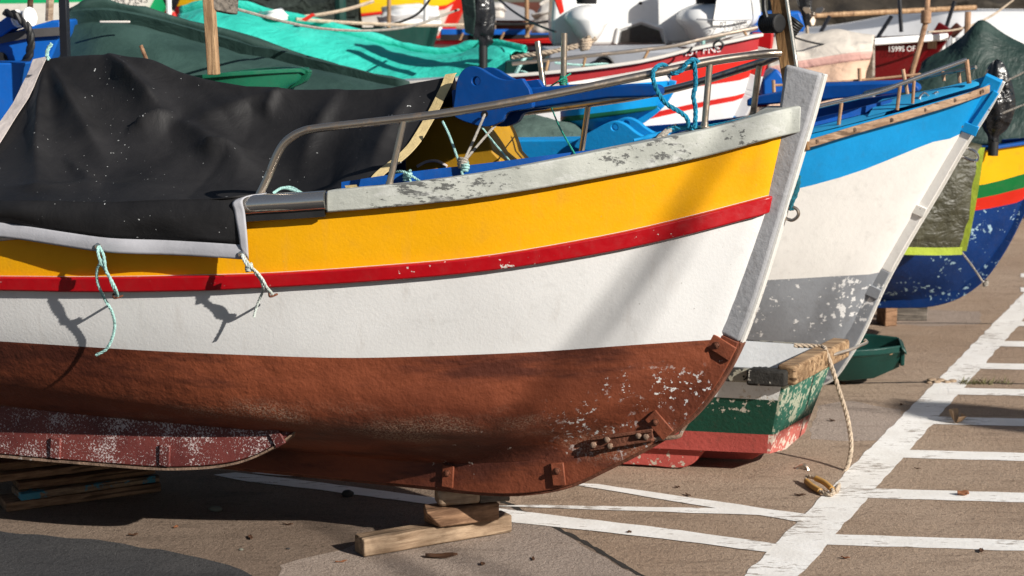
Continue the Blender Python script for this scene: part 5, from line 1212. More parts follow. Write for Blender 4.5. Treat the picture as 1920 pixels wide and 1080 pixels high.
# dark green tarp over the boat behind the black one
rowsG = [[(-40, 330, 9.2), (120, 330, 9.2), (260, 330, 9.2), (420, 330, 9.2), (600, 330, 9.2), (800, 330, 9.2)],
    [(30, 190, 9.6), (120, 170, 9.55), (260, 160, 9.5), (420, 175, 9.5), (600, 190, 9.5), (820, 210, 9.5)],
    [(90, 100, 9.9), (140, 72, 9.85), (250, 62, 9.8), (420, 105, 9.8), (600, 142, 9.8), (790, 172, 9.8)],
    [(110, 52, 10.1), (150, 32, 10.1), (250, 38, 10.1), (420, 78, 10.1), (600, 128, 10.1), (770, 165, 10.1)],
    [(130, 32, 10.5), (185, 13, 10.5), (250, 26, 10.5), (420, 70, 10.5), (600, 126, 10.5), (760, 163, 10.5)],
    [(130, 330, 11.2), (200, 330, 11.2), (260, 330, 11.2), (420, 330, 11.2), (600, 330, 11.2), (760, 330, 11.2)]]
FINE = dict(nv=12)
def roll_fold(u, v, p, g):
    d = math.exp(-((u - .578)/.016)**2)*.10 - math.exp(-((u - .545)/.014)**2)*.09 + math.exp(-((u - .61)/.012)**2)*.05*math.sin(9*v); return p + V((0, -.6, .5))*d
cover('green_tarpaulin', 'grey green tarpaulin with a rolled ridge right behind the black one', rowsG, M['green_tarp'] if False else cloth('grey_green_tarpaulin', (.028, .060, .052), .65, .25, 3, wr=5, wstr=.5, fade=(.05, .095, .083), spec=.2), .020, 2.0, 4, extra=roll_fold, **FINE)
m = MB(); m.beam(at(187, 41, 9.72), at(244, 41, 9.72), .014, .012); tag(m.build('batten', M['offwhite'], None, origin=at(187, 41, 9.72), bevel=.004), 'short white batten lying on the grey green tarpaulin ridge', 'batten')
# its rowing boat bow, glossy green
gb, FG2, bG, zG = boat('rowing_boat', 'glossy dark green rowing boat bow poking out beside the grey green tarpaulin', (570, 160, 8.9), 14, 0, [(583, 132), (580, 142), (572, 154), (552, 163), (530, 170), (505, 178)], [(300, 150), (370, 141), (450, 134), (560, 128), (582, 130)],
    [[(300, 160), (370, 151), (450, 143), (582, 137)], [(300, 190), (370, 184), (450, 178), (574, 152)]], .6, 1.2, [M['sky_blue'] if False else M['green_gloss'], M['green_gloss'], M['green_gloss']], M['green_gloss'], xmin=280, stemw=.05, half=.02, keel_z=1.05, rail=M['green_gloss'], rail_out=.012, railh=.02, deck=M['green_gloss'], deck_in=.01)
# turquoise cover
rowsT = [[(250, 300, 12.6), (380, 300, 12.5), (520, 300, 12.4), (700, 300, 12.3), (860, 300, 12.2), (960, 300, 12.1), (1010, 300, 12.1)],
    [(300, 110, 12.7), (400, 125, 12.6), (540, 150, 12.5), (700, 170, 12.4), (850, 160, 12.3), (940, 155, 12.2), (958, 150, 12.2)],
    [(320, 52, 12.9), (410, 60, 12.8), (540, 92, 12.7), (700, 130, 12.6), (840, 125, 12.5), (935, 112, 12.4), (955, 108, 12.4)],
    [(330, 30, 13.2), (410, 22, 13.1), (540, 50, 13.0), (700, 88, 12.9), (820, 108, 12.8), (920, 90, 12.7), (960, 96, 12.7)],
    [(338, 26, 13.7), (410, 12, 13.6), (540, 36, 13.5), (700, 75, 13.4), (815, 100, 13.3), (915, 84, 13.2), (985, 96, 13.0)],
    [(350, 300, 14.4), (410, 300, 14.4), (540, 300, 14.3), (700, 300, 14.2), (820, 300, 14.1), (920, 300, 14.0), (1010, 300, 13.8)]]
_, TG = cover('turquoise_tarpaulin', 'bright turquoise tarpaulin over a long boat, strapped with white cords', rowsT, M['teal_tarp'], .022, 2.6, 11, nu=9, nv=7)
for x0, lb in ((478, 'left white cord across the turquoise tarpaulin'), (735, 'right white cord across the turquoise tarpaulin')):
    best = []
    for r in TG[4:22]:
        p = min(r, key=lambda q: abs(proj(q)[0] - (x0 + (proj(q)[1] - 90)*-.55 if x0 > 600 else x0 + (abs(proj(q)[1] - 30))*-.1))); best.append(p + V((0, -.02, .012)))
    m = MB(); m.tube(cat(best[::3], 4), .013, 6); tag(m.build('lashing_cord', M['offwhite'], None, origin=best[0]), lb, 'rope', 'white cords over the turquoise tarpaulin')
# blue boat at the upper left with roller, rope and posts
bl = thing('fishing_boat', 'royal blue boat with grey rubbing strip and roller at the upper left edge', 'boat', at(40, 330, 9.6))
YL = 9.6
m = MB(); m.prism([at(-260, 78, YL), at(0, 66, YL), at(98, 38, YL), at(114, 38, YL), at(114, 64, YL), at(100, 100, YL), at(60, 190, YL), at(20, 330, YL), at(-260, 330, YL)], V((-.05, .9, 0))); hb_ = m.build('hull', M['royal'], bl, bevel=.012)
lw = at(-100, 330, YL).z
m = MB(); m.prism([at(-260, 325, YL) , at(24, 325, YL), at(10, 420, YL), at(-40, 560, YL), at(-110, 640, YL), at(-260, 650, YL)], V((-.05, .8, 0))); m.build('bottom', M['grey2'], bl, bevel=.02)
m = MB(); m.strip([at(-260, 100, YL - .01), at(0, 74, YL - .01), at(60, 62, YL - .01), at(118, 58, YL - .01)], V((0, 0, .022)), V((0, -1, 0)), .02); m.build('rubbing_strip', M['greystrip'], bl)
m = MB(); m.prism([at(-200, 118, YL - .35), at(48, 118, YL - .35), at(44, 128, YL - .35), at(10, 322, YL - .35), at(-200, 322, YL - .35)], V((-.02, .3, 0))); m.build('locker', M['royal'], bl, bevel=.008)
m = MB(); m.lathe(at(0, 112, YL - .012), V((0, -1, 0)), [(-.01, .04), (.003, .04), (.004, 0)], 16); m.build('scupper', M['hole'], bl)
m = MB(); m.prism([at(-30, 60, YL - .05), at(0, 40, YL - .05), at(24, 22, YL - .05), at(40, 20, YL - .05), at(50, 34, YL - .05), at(44, 48, YL - .05), at(20, 56, YL - .05), at(0, 70, YL - .05)], V((0, .16, 0))); arm = m.build('roller_arm', M['royal'], bl, bevel=.008)
m = MB(); m.lathe(at(45, 33, YL - .09), V((.9, -.45, .12)), [(-.05, .034), (-.048, .046), (-.04, .046), (-.035, .036), (.03, .036), (.034, .05), (.045, .05), (.046, .02)], 20); m.build('roller', M['grp'], arm)
m = MB(); m.rope(cat([at(10, 24, YL - .1), at(30, 28, YL - .14), at(44, 42, YL - .14), at(54, 55, YL - .14), at(58, 80, YL - .13), at(54, 105, YL - .12), at(44, 118, YL - .1)], 5), .022, n=7); tag(m.build('black_rope', M['black_rubber'], None, origin=at(44, 118, YL - .1)), 'thick black rope hanging over the white roller of the blue boat', 'rope')
pole('mast_post', 'tall black square post at the upper left', at(123, 112, 9.0), at(118, -60, 9.0), .020, M['pole_black'], square=True, cat_='post')
pole('oar_pole', 'dark brown pole behind the white roller at the upper left', at(55, 42, 9.9), at(60, -60, 9.9), .016, M['scrapwood'])
pole('oar_pole', 'pale grey brown pole standing on the royal blue boat', at(92, 40, 9.7), at(96, -60, 9.7), .021, M['tim3'])
m = MB(); m.rope(cat([at(92, 112, 7.3), at(88, 104, 7.3), at(90, 92, 7.3), at(97, 82, 7.3)], 5), .008); tag(m.build('tarpaulin_tie', M['rope_mint'], None, origin=at(92, 112, 7.3)), 'short mint rope end standing up at the peak of the black tarpaulin', 'rope')
pole('wooden_post', 'tan square wooden post standing behind the black tarpaulin', at(401, 140, 8.6), at(388, -60, 8.6), .024, M['pole_tan'], square=True, cat_='post')
m = MB(); m.beam(at(392, 0, 8.6), at(440, 10, 8.75), .05, .09); tag(m.build('cross_bar', M['tim4'], None, origin=at(392, 4, 8.6), bevel=.006), 'dark wooden crossbar at the head of the tan post', 'bar')
pole('thin_stick', 'thin brown stick leaning above the black tarpaulin', at(277, 118, 8.3), at(264, 85, 8.3), .009, M['tim2'], cat_='stick')
# white and green boat with a registration number
wb, FW, bW, zW = boat('fishing_boat', 'white boat with bright green topside and black registration number at the top left', (280, 60, 15.5), 10, 0, [(345, -60), (330, -20), (308, 18), (292, 48), (278, 75), (250, 120), (200, 150)], [(-200, -48), (0, -50), (200, -56), (345, -62)],
    [[(-200, 8), (0, 7), (150, 4), (200, -2), (330, -24)], [(-200, 80), (0, 80), (200, 78), (285, 62)]], 2.2, 7.0, [M['bright_green'], M['offwhite'], M['redhull']], [M['bright_green'], M['bright_green'], M['redhull']], xmin=-260, stemw=.22)
tx = text_on('lettering', '13664 PNS', 186, 277, 9, 13, FW, lambda X, Y_: FW.side(X, Y_, bW, -.03), M['black_letter'], wb, slope=-.045)
# bits between: red hull in shade, white fender bag, poles
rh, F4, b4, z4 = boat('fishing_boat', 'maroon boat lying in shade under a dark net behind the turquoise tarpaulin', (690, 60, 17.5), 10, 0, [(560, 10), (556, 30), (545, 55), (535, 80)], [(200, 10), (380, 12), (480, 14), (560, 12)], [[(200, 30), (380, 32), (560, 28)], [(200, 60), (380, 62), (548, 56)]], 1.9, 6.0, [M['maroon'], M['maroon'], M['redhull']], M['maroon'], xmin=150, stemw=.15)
cover('net_heap', 'dark green net heaped over the maroon boat', [[(430, 40, 16.2), (480, 34, 16.2), (560, 30, 16.2), (640, 28, 16.2), (680, 34, 16.2)], [(420, 10, 16.4), (490, 14, 16.4), (560, 18, 16.4), (630, 6, 16.4), (672, 10, 16.4)], [(420, -25, 16.9), (490, -20, 16.9), (560, -18, 16.9), (640, -22, 16.9), (675, -20, 16.9)], [(420, 40, 17.8), (490, 40, 17.8), (560, 40, 17.8), (640, 40, 17.8), (680, 40, 17.8)]], cloth('net', (.03, .04, .034), .9, .5, 6, wr=20, wstr=1.), .09, 2.2, 3, cat_='fishing net')
pole('wooden_post', 'dark green post at the end of the net heap', at(639, 60, 15.6), at(636, -40, 15.6), .05, M['hullgreen'], cat_='post')
cover('white_bag', 'white plastic bag lying on the turquoise tarpaulin', [[(486, 32, 13.2), (505, 34, 13.1), (525, 36, 13.1), (540, 37, 13.2)], [(484, 26, 13.25), (505, 22, 13.15), (525, 20, 13.15), (540, 30, 13.2)], [(490, 24, 13.4), (508, 18, 13.4), (527, 16, 13.4), (538, 26, 13.4)]], M['grp'], .012, 6, 2, cat_='bag')
m = MB(); m.prism([at(565, 36, 13.0), at(585, 25, 13.0), at(590, 29, 13.0), at(572, 40, 13.0)], V((0, .08, 0))); tag(m.build('red_flag', M['redfar'], None, origin=at(572, 40, 13.0)), 'small red rag on the rope above the turquoise tarpaulin', 'rag')
for (p, q, r_, lb) in (((548, 33, 13.6), (700, 2, 14), .014, 'grey brown rope rising to the right above the turquoise tarpaulin'), ((555, 36, 13.3), (920, 45, 14.2), .014, 'sagging tan rope running level past the yellow and white boat'), ((900, 42, 14.4), (1040, 38, 14.8), .012, 'tan rope running right from the wrapped motor')):
    m = MB(); a, b = at(*p), at(*q); m.tube(cat([a, a.lerp(b, .35) - V((0, 0, .02)), a.lerp(b, .7) - V((0, 0, .02)), b], 4), r_, 6); tag(m.build('line_rope', M['rope_tan'], None, origin=a), lb, 'rope')
# dark green hull, yellow boat, red hull
dgb, F5, b5, z5 = boat('rowing_boat', 'dark green hull with upright stem behind the turquoise tarpaulin', (812, 90, 14.6), 12, 0, [(822, 49), (818, 65), (811, 88), (803, 120), (790, 150)], [(500, 60), (680, 54), (760, 50), (822, 47)], [[(500, 80), (680, 78), (818, 66)], [(500, 130), (680, 128), (805, 115)]], 1.4, 4.5, [M['hullgreen']]*3, M['hullgreen'], xmin=480, stemw=.08)
pole('tan_stick', 'thin tan pole standing up from the dark green hull', at(729, 52, 14.6), at(730, -50, 14.6), .016, M['pole_tan'], group=None); pole('white_stick', 'white pole with black line behind the dark green hull', at(798, 48, 15), at(800, -50, 15), .02, M['grp'])
m = MB(); m.tube(cat([at(700, 50, 14.8), at(740, 44, 14.8), at(780, 28, 14.8), at(805, 0, 14.8), at(815, -30, 14.8)], 5), .012, 6); tag(m.build('black_line', M['black_rubber'], None, origin=at(700, 50, 14.8)), 'black line curving up to the white pole', 'rope')
yb, F6, b6, z6 = boat('fishing_boat', 'yellow and white boat with red stripe and red stem at the top', (870, 40, 19.0), 14, 0, [(900, -50), (884, -10), (866, 24), (850, 60), (836, 85), (800, 110)], [(560, -40), (700, -42), (800, -46), (898, -52)], [[(560, 24), (660, 26), (740, 18), (800, 14), (855, 6), (880, -2)], [(560, 33), (660, 33), (740, 25), (800, 22), (855, 14), (874, 8)], [(560, 80), (700, 78), (848, 64)]], 2.3, 7., [M['yellow4'], M['redfar'], M['offwhite'], M['brownhull']], [M['yellow4'], M['redfar'], M['redfar'], M['redfar']], xmin=540, stemw=.22)
cover('white_cloth', 'white cloth draped over the side of the yellow and white boat', [[(700, 60, 17.6), (740, 60, 17.5), (780, 58, 17.5), (830, 56, 17.5)], [(708, 34, 17.7), (740, 32, 17.6), (780, 30, 17.6), (826, 34, 17.6)], [(716, 18, 17.9), (745, 14, 17.8), (780, 12, 17.8), (822, 16, 17.8)], [(722, 16, 18.2), (750, 13, 18.2), (780, 11, 18.2), (820, 14, 18.2)]], M['grp'], .03, 2.5, 9, cat_='cloth')
rd, F7, b7, z7 = boat('fishing_boat', 'bright red hull with blue and black rails behind the wrapped motor', (1120, 110, 16.2), 6, 0, [(1150, 66), (1140, 90), (1125, 115), (1100, 135)], [(700, 78), (820, 76), (920, 74), (1050, 70), (1150, 66)], [[(700, 84), (820, 81), (920, 79), (1050, 74), (1148, 71)], [(700, 120), (820, 120), (1050, 118), (1125, 112)]], 1.9, 6.0, [M['redfar'], M['redhull'], M['redhull']], M['redhull'], xmin=680, stemw=.12, deck=M['brownhull'])
m = MB(); m.beam(at(826, 62, 16.4), at(1140, 64, 16.6), .05, .075); m.build('blue_plank', M['royal'], rd, bevel=.01)
m = MB(); m.beam(at(826, 70, 16.3), at(1140, 70, 16.5), .04, .05); m.build('black_plank', M['hole'], rd)
m = MB(); m.prism([at(930, 62, 17.6), at(930, 5, 17.6), at(1140, 2, 17.6), at(1140, 62, 17.6)], V((0, .3, 0))); m.build('inner_side', M['brownhull'], rd)
m = MB(); m.prism([at(900, 4, 17.3), at(948, 4, 17.3), at(1000, 20, 17.3), at(1020, 40, 17.3), at(1000, 38, 17.3), at(900, 38, 17.3)], V((0, .2, 0))); m.build('grey_panel', M['grpgrey'], rd)
cover('white_sack', 'white sack standing left of the big white floats', [[(995, 62, 15.9), (1012, 62, 15.85), (1036, 62, 15.85), (1050, 62, 15.9)], [(1000, 30, 15.9), (1014, 25, 15.85), (1036, 22, 15.85), (1052, 30, 15.9)], [(1012, 10, 16.0), (1020, 4, 16.), (1036, 0, 16.), (1050, 8, 16.)], [(1015, 10, 16.3), (1022, 4, 16.3), (1036, 2, 16.3), (1050, 8, 16.3)]], M['offwhite'], .02, 3, 5, cat_='sack')
cover('white_sack', 'small white sack just right of the wrapped motor', [[(905, 34, 16.9), (922, 34, 16.85), (940, 34, 16.85), (948, 34, 16.9)], [(908, 18, 16.9), (922, 14, 16.85), (938, 14, 16.85), (948, 20, 16.9)], [(916, 6, 17.), (924, 2, 17.), (938, 2, 17.), (946, 8, 17.)]], M['offwhite'], .015, 4, 8, cat_='sack')
pole('tan_stick', 'tan pole with a forked foot on the red hull', at(989, 70, 15.9), at(986, -50, 15.9), .019, M['pole_tan'])
pole('rail_prop', 'short slanting tan prop at the foot of the tan pole', at(985, 70, 15.85), at(1000, 45, 15.85), .010, M['pole_tan'], cat_='stick')
pole('rail_prop', 'short leaning prop on the red hull left of the wrapped motor', at(862, 76, 15.85), at(868, 62, 15.85), .010, M['pole_tan'], cat_='stick')
pole('rail_prop', 'short leaning prop on the red hull right of the wrapped motor', at(939, 74, 15.85), at(945, 60, 15.85), .010, M['pole_tan'], cat_='stick')
ob2, _b = bag('outboard_motor', 'outboard motor wrapped in dark green and grey plastic above the turquoise tarpaulin', [(-60, 858, 918), (-20, 862, 922), (10, 868, 926), (40, 872, 927), (60, 876, 926), (70, 890, 922), (78, 898, 924), (88, 898, 914)], 12.35, M['black_bag'], .8, 6, cat_='outboard motor')
m = MB(); m.prism([at(856, -60, 12.14), at(886, -60, 12.1), at(892, 30, 12.1), at(888, 66, 12.12), at(872, 62, 12.16), at(866, 10, 12.16)], V((0, .05, 0))); m.build('green_wrap', M['green_tarp'], ob2, bevel=.01)
m = MB(); m.lathe(_b + V((0, 0, -.45)), V((0, 0, 1)), [(0, .05), (.1, .03), (.46, .03)], 10); m.build('leg', M['black_rubber'], ob2)
# white and red boat with stripes
st_, F8, b8, z8 = boat('fishing_boat', 'white boat with red stripes and red bulwark behind the hand rail', (1400, 217, 11.3), 18, 0, [(1449, 62), (1446, 92), (1429, 144), (1417, 183), (1400, 217), (1378, 255), (1345, 300), (1300, 330), (1250, 345)],
    [(940, 140), (1040, 132), (1200, 112), (1300, 88), (1380, 72), (1447, 56)], [[(940, 168), (1040, 158), (1200, 132), (1300, 110), (1380, 100), (1442, 92)], [(940, 180), (1040, 170), (1200, 145), (1300, 128), (1440, 106)], [(940, 222), (1110, 196), (1180, 180), (1300, 163), (1344, 157), (1429, 144)], [(940, 255), (1111, 231), (1200, 216), (1311, 192), (1420, 172)], [(940, 265), (1111, 241), (1200, 227), (1311, 202), (1417, 182)], [(940, 330), (1200, 290), (1400, 222)]],
    1.7, 5.6, [M['maroon'] if False else paint('faded_red_bulwark', (.42, .03, .035), .5, .15, 3, .2, 20), M['offwhite'], M['redfar'], M['w2'], M['redfar'], M['w2'], M['azure']], [M['redhull'], M['offwhite'], M['redfar'], M['w2'], M['w2'], M['w2'], M['azure']], xmin=900, stemw=.12, rail=M['offwhite'], rail_out=.03, railh=.02, deck=M['grpgrey'])
text_on('lettering', '451 FNS', 1280, 1352, 106, 14, F8, lambda X, Y_: F8.side(X, Y_, b8, -.012), M['white_letter'], st_, slope=-.12)
S8 = lambda x, y, sg=1: F8.side(x, y, b8, .05, sg)
m = MB(); m.tube(cat([S8(960, 120), S8(1100, 105), S8(1250, 88), S8(1330, 70), S8(1420, 52)], 5), .012, 8); m.build('hand_rail', M['steel_worn'], st_)
for a_, b_ in (((1090, 140), (1098, 106)), ((1198, 130), (1216, 94)), ((1415, 100), (1396, 60)), ((1022, 140), (1028, 112))):
    m = MB(); m.tube([S8(*a_), S8(*b_)], .009, 8); m.build('stanchion', M['pole_tan'], st_)
cab = [at(1020, 155, 11.75), at(1030, 96, 11.75), at(1290, 92, 11.6), at(1296, 110, 11.6), at(1270, 130, 11.6), at(1180, 150, 11.68)]
m = MB(); m.prism(cab, V((-.05, 1.0, 0))); cb_ = m.build('cabin', M['grpgrey'], st_, bevel=.02)
pc = at(1133, 124, 11.66)
m = MB(); pr = [(0, .068), (.018, .068), (.024, .058), (.012, .05), (-.0, .048)]; m.lathe(pc, V((0, -1, 0)), pr, 24); ph = m.build('porthole', M['black_rubber'], cb_)
m = MB(); m.lathe(pc, V((0, -1, 0)), [(0, .046), (.008, .046), (.0085, 0)], 20); m.build('pane', M['hole'], ph)
m = MB(); m.tube(cat([S8(1040, 118), S8(1090, 122), S8(1136, 120), S8(1142, 128), S8(1140, 150)], 5), .008, 6); tag(m.build('mint_hose', M['rope_mint'], None, origin=S8(1040, 118)), 'pale mint rope drooping in front of the porthole', 'rope')
m = MB(); m.rope(cat([at(960, 108, 11.1), at(1010, 100, 11.05), at(1060, 92, 11.05), at(1095, 84, 11.05), at(1118, 72, 11.05)], 5), .014); m.rope(cat([at(1000, 112, 11.1), at(1040, 96, 11.05), at(1075, 86, 11.05), at(1090, 84, 11.05)], 5), .012); knot(m, at(1098, 82, 11.05), .012, .03, 2, 4)
tag(m.build('rope_coil', M['rope_tan'], None, origin=at(1090, 84, 11.05)), 'tan and white ropes bundled on the rail in front of the white floats', 'rope')
# azure hull pieces left of it (a skiff under the rail)
sk_, F9, b9, z9 = boat('skiff', 'small azure skiff with white rim between the two roller spars', (1215, 250, 10.0), 12, 0, [(1268, 152), (1262, 175), (1240, 205), (1200, 235), (1160, 250)], [(900, 168), (1000, 163), (1100, 156), (1180, 148), (1266, 140)], [[(900, 178), (1000, 172), (1266, 150)], [(900, 222), (1000, 222), (1100, 214), (1258, 195)], [(900, 232), (1000, 232), (1100, 224), (1250, 203)]], 0.6, .62, [M['offwhite'], M['azure'], M['green_gloss'], M['azure']], [M['offwhite'], M['azure'], M['azure'], M['azure']], xmin=880, stemw=.06, half=.02, deck=M['blue_in'])
if DEBUG:
    print('skiff', [tuple(round(c) for c in proj(sk_.matrix_world @ V((0,0,0))))])
    for aa in range(12): print('skiff', round(aa*.06,2), [round(c) for c in proj(F9.w(F9.loc(F9.on(1266,150,0))[0]-aa*.06, b9(F9.loc(F9.on(1266,150,0))[0]-aa*.06), z9(F9.loc(F9.on(1266,150,0))[0]-aa*.06)))])
m = MB(); m.prism([at(948, 116, 12.15), at(1022, 108, 12.05), at(1034, 112, 12.0), at(1048, 150, 12.0), at(1010, 200, 12.0), at(940, 210, 12.1)], V((0, .35, 0))); tag(m.build('dark_hull_end', M['hullgreen'], None, origin=at(990, 200, 12.2), bevel=.01), 'dark green hull end just past the turquoise tarpaulin', 'boat')
m = MB(); m.tube(cat([at(1000, 146, 11.85), at(985, 135, 11.8), at(968, 132, 11.85)], 4), .006, 6); m.tube(cat([at(966, 140, 11.8), at(978, 118, 11.8), at(990, 100, 11.9)], 4), .013, 6); tag(m.build('mint_lashing', M['rope_mint'], None, origin=at(978, 118, 11.8)), 'mint rope lashing on the dark green hull end', 'rope')
pole('white_stick', 'white pole rising left of the turquoise tarpaulin', at(317, 34, 13.6), at(315, -50, 13.6), .02, M['grp'])
m = MB(); m.prism([at(306, 40, 13.9), at(312, 26, 13.9), at(326, 22, 13.9), at(330, 34, 13.9), at(322, 42, 13.9)], V((0, .06, 0))); tag(m.build('red_rudder', M['redfar'], None, origin=at(318, 42, 13.9), bevel=.006), 'small red rudder blade at the tip of the green and white boat', 'rudder')
m = MB(); m.prism([at(344, 24, 15.0), at(350, 6, 15.0), at(372, 4, 15.0), at(380, 16, 15.0), at(376, 30, 15.0), at(350, 32, 15.0)], V((0, .3, 0))); tag(m.build('red_float', M['maroon'], None, origin=at(362, 32, 15.1), bevel=.03), 'dark red float behind the white pole at the top left', 'float')
ob4, b_4 = bag('outboard_motor', 'dark tilted outboard leg above the bow of the green and white boat', [(-50, 300, 340), (-10, 302, 338), (6, 308, 334), (14, 314, 330), (20, 318, 328)], 14.6, M['black_bag'], .7, 12, cat_='outboard motor')
m = MB(); m.tube([at(322, 18, 14.6), at(326, 34, 14.6)], .02, 8); m.build('shaft', M['steel_worn'], ob4)
for (p, q, sag, r_, lb, mt) in (((1042, 60, 12.2), (930, -6, 13.5), .03, .008, 'thin dark stay slanting left of the white catamaran', 'black_rubber'), ((1460, 60, 11.8), (1640, 76, 12.4), .05, .007, 'thin dark line over the beige cover', 'black_rubber'), ((1740, 60, 12.7), (1900, 0, 13.2), .06, .007, 'thin line from the rusty pole to the upper right corner', 'rope_tan'), ((400, 6, 8.7), (860, 18, 12.3), .12, .008, 'grey line from the tan post to the wrapped motor', 'rope_grey')):
    m = MB(); a, b = at(*p), at(*q); m.tube(cat([a, a.lerp(b, .35) - V((0, 0, sag)), a.lerp(b, .7) - V((0, 0, sag)), b], 5), r_, 6); tag(m.build('stay_line', M[mt], None, origin=a), lb, 'rope')
# ---------------------------------------------------------------- white pedal catamaran stored upside on the red boat
pd = thing('pedal_catamaran', 'big white fibreglass catamaran with two rounded floats, stored above the red striped boat', 'catamaran', at(1190, 110, 12.3))
YP = 13.3
def floatbody(xs):
    """a float seen bow-on: sections by depth; xs = (left, right, top, mid, bottom) in pixels at its bow"""
    l, r, tp, md, bt = xs; rows = []
    for k in range(13):
        t = (k/12)**2; s_ = max(.03, (1 - (1 - min(1, t/.08))**2)**.5); Y = YP - .55 + 1.9*t; row = []
        cx = (l + r)/2 + (90 - 10)*t*0; 
        for a in range(24):
            th = 2*math.pi*a/24; c_, n_ = math.cos(th), math.sin(th)
            px = cx + (r - l)/2*c_*s_*(1 if n_ > -.1 else .82 - .25*abs(n_)); py = (md - (md - tp)*n_*s_) if n_ > 0 else (md + (bt - md)*-n_*s_)
            row.append(at(px, py, YP - .55) + V((0, 1, 0))*(Y - YP + .55))
        rows.append(row)
    m = MB(); n0 = m.grid(rows, cu=True); m.face([n0+k for k in range(24)][::-1]); e = n0 + 24*12; m.face([e+k for k in range(24)]); return m
for xs in ((1062, 1150, 10, 38, 86), (1280, 1380, 8, 40, 92)):
    fb = floatbody(xs).build('float', M['grp'], pd, angle=60)
    m = MB(); cx = (xs[0] + xs[1])/2 - 6; m.lathe(at(cx, 2, YP - .35), V((0, 0, 1)), [(-.02, .07), (.03, .075), (.25, .07)], 16); m.build('wheel_well', M['hole'], fb)
# bridge deck between the floats, with the dark vent opening
m = MB(); m.prism([at(1036, 88, YP), at(1034, 40, YP), at(1040, -40, YP), at(1420, -40, YP), at(1412, 40, YP), at(1405, 70, YP), at(1360, 80, YP), at(1250, 84, YP), at(1160, 86, YP)], V((0, 1.3, 0))); br = m.build('bridge', M['grp'], pd, bevel=.03, seg=3)
m = MB(); m.prism([at(1162, 80, YP - .012), at(1166, 58, YP - .012), at(1202, 46, YP - .012), at(1236, 58, YP - .012), at(1243, 80, YP - .012)], V((0, .02, 0))); m.build('vent', M['dark_glass'], br)
fr_ = [(1154, 82), (1160, 54), (1202, 40), (1242, 54), (1250, 82)]
m = MB(); m.tube([at(x, y, YP - .01) for x, y in fr_], .014, 8); m.build('vent_rim', M['grp'], br)
m = MB(); m.lathe(at(1201, 6, YP - .004), V((0, -1, 0)), [(0, .012), (.004, .012), (.0045, 0)], 12); m.build('drain_hole', M['hole'], br)
# long hull side to the right with lettering, keel fin
side = [(1330, 66, .52), (1338, 36, .6), (1345, -30, .6), (1400, -30, .45), (1408, 10, .42), (1411, 40, .42), (1400, 52, .42), (1370, 66, .47)]
m = MB(); m.prism([at(x, y, YP - d) for x, y, d in side], V((.2, 1.0, 0))); sd_ = m.build('side_panel', M['grp'], pd, bevel=.03, seg=3)
m = MB(); m.tube([at(1306, 36, YP - .57), at(1340, 38, YP - .63), at(1376, 38, YP - .56), at(1408, 37, YP - .46)], .006, 6); m.build('seam', M['grpgrey'], sd_)
bfp = lambda X, Y_: at(X, Y_, YP - lerp(.64, .46, (X - 1340)/70))
text_on('lettering', 'P7', 1350, 1362, 54, 12, None, bfp, M['black_letter'], sd_, slope=-.1); text_on('lettering', 'AZORES', 1374, 1401, 52, 11, None, bfp, M['black_letter'], sd_, slope=-.12)
m = MB(); m.prism([at(1322, 60, YP - .5), at(1338, 62, YP - .5), at(1337, 76, YP - .5), at(1330, 86, YP - .5), at(1322, 88, YP - .5)], V((0, .06, 0))); m.build('keel_fin', M['grp'], pd, bevel=.01)
m = MB(); m.tube(cat([at(1261, 85, YP - .7), at(1290, 84, YP - .7), at(1320, 76, YP - .7), at(1360, 68, YP - .7), at(1420, 52, YP - .7)], 4), [.012]*4 + [.024]*8 + [.016]*5, 8); tag(m.build('white_bar', M['grp'], None, origin=at(1261, 85, YP - .7)), 'white tapered bar lying under the right float', 'bar')
m = MB(); m.tube(cat([at(1318, 84, YP - .75), at(1321, 72, YP - .75), at(1338, 70, YP - .75), at(1360, 66, YP - .75)], 4), .013, 6); tag(m.build('mint_tie', M['rope_mint'], None, origin=at(1321, 72, YP - .75)), 'mint rope tied round the white bar', 'rope')
m = MB(); m.tube(cat([at(1345, 94, 11.0), at(1338, 84, 11.0), at(1348, 76, 11.0), at(1356, 84, 11.0), at(1350, 94, 11.0)], 5), .008, 6); m.tube(cat([at(1280, 104, 11.0), at(1292, 96, 11.0), at(1298, 88, 11.0)], 4), .007, 6); tag(m.build('black_cable', M['black_rubber'], None, origin=at(1348, 94, 11.0)), 'black cable loop hanging over the red registration panel', 'cable')
m = MB(); m.prism([at(1036, -10, 12.0), at(1052, -10, 12.0), at(1058, 22, 12.0), at(1050, 28, 12.0)], V((0, .05, 0))); tag(m.build('red_strap', M['redfar'], None, origin=at(1050, 28, 12.0), bevel=.006), 'red strap at the left edge of the white catamaran', 'strap')
# ---------------------------------------------------------------- upper right: maroon boat, beige cover, white hull, dark canopy
mb_, FM, bM, zM = boat('fishing_boat', 'dark maroon boat with white gunwale and white registration number at the upper right', (1745, 120, 13.2), 20, 0, [(1788, 58), (1775, 78), (1757, 102), (1738, 128), (1712, 158), (1670, 190), (1620, 205)], [(1480, 84), (1600, 78), (1640, 76), (1700, 72), (1780, 65)], [[(1480, 88), (1600, 82), (1640, 80), (1778, 70)], [(1480, 175), (1600, 172), (1716, 155)]], 1.9, 6.0, [M['maroon']]*3, M['maroon'], xmin=1440, stemw=.12, deck=M['brownhull'])
m = MB(); m.beam(FM.side(1560, 84, bM, -.03), FM.side(1776, 69, bM, -.03), .05, .055, FM.n); m.build('white_gunwale', M['grp'], mb_, bevel=.01)
text_on('lettering', '1599S OF 1', 1667, 1724, 97, 10, FM, lambda X, Y_: FM.side(X, Y_, bM, -.012), M['white_letter'], mb_, slope=-.02)
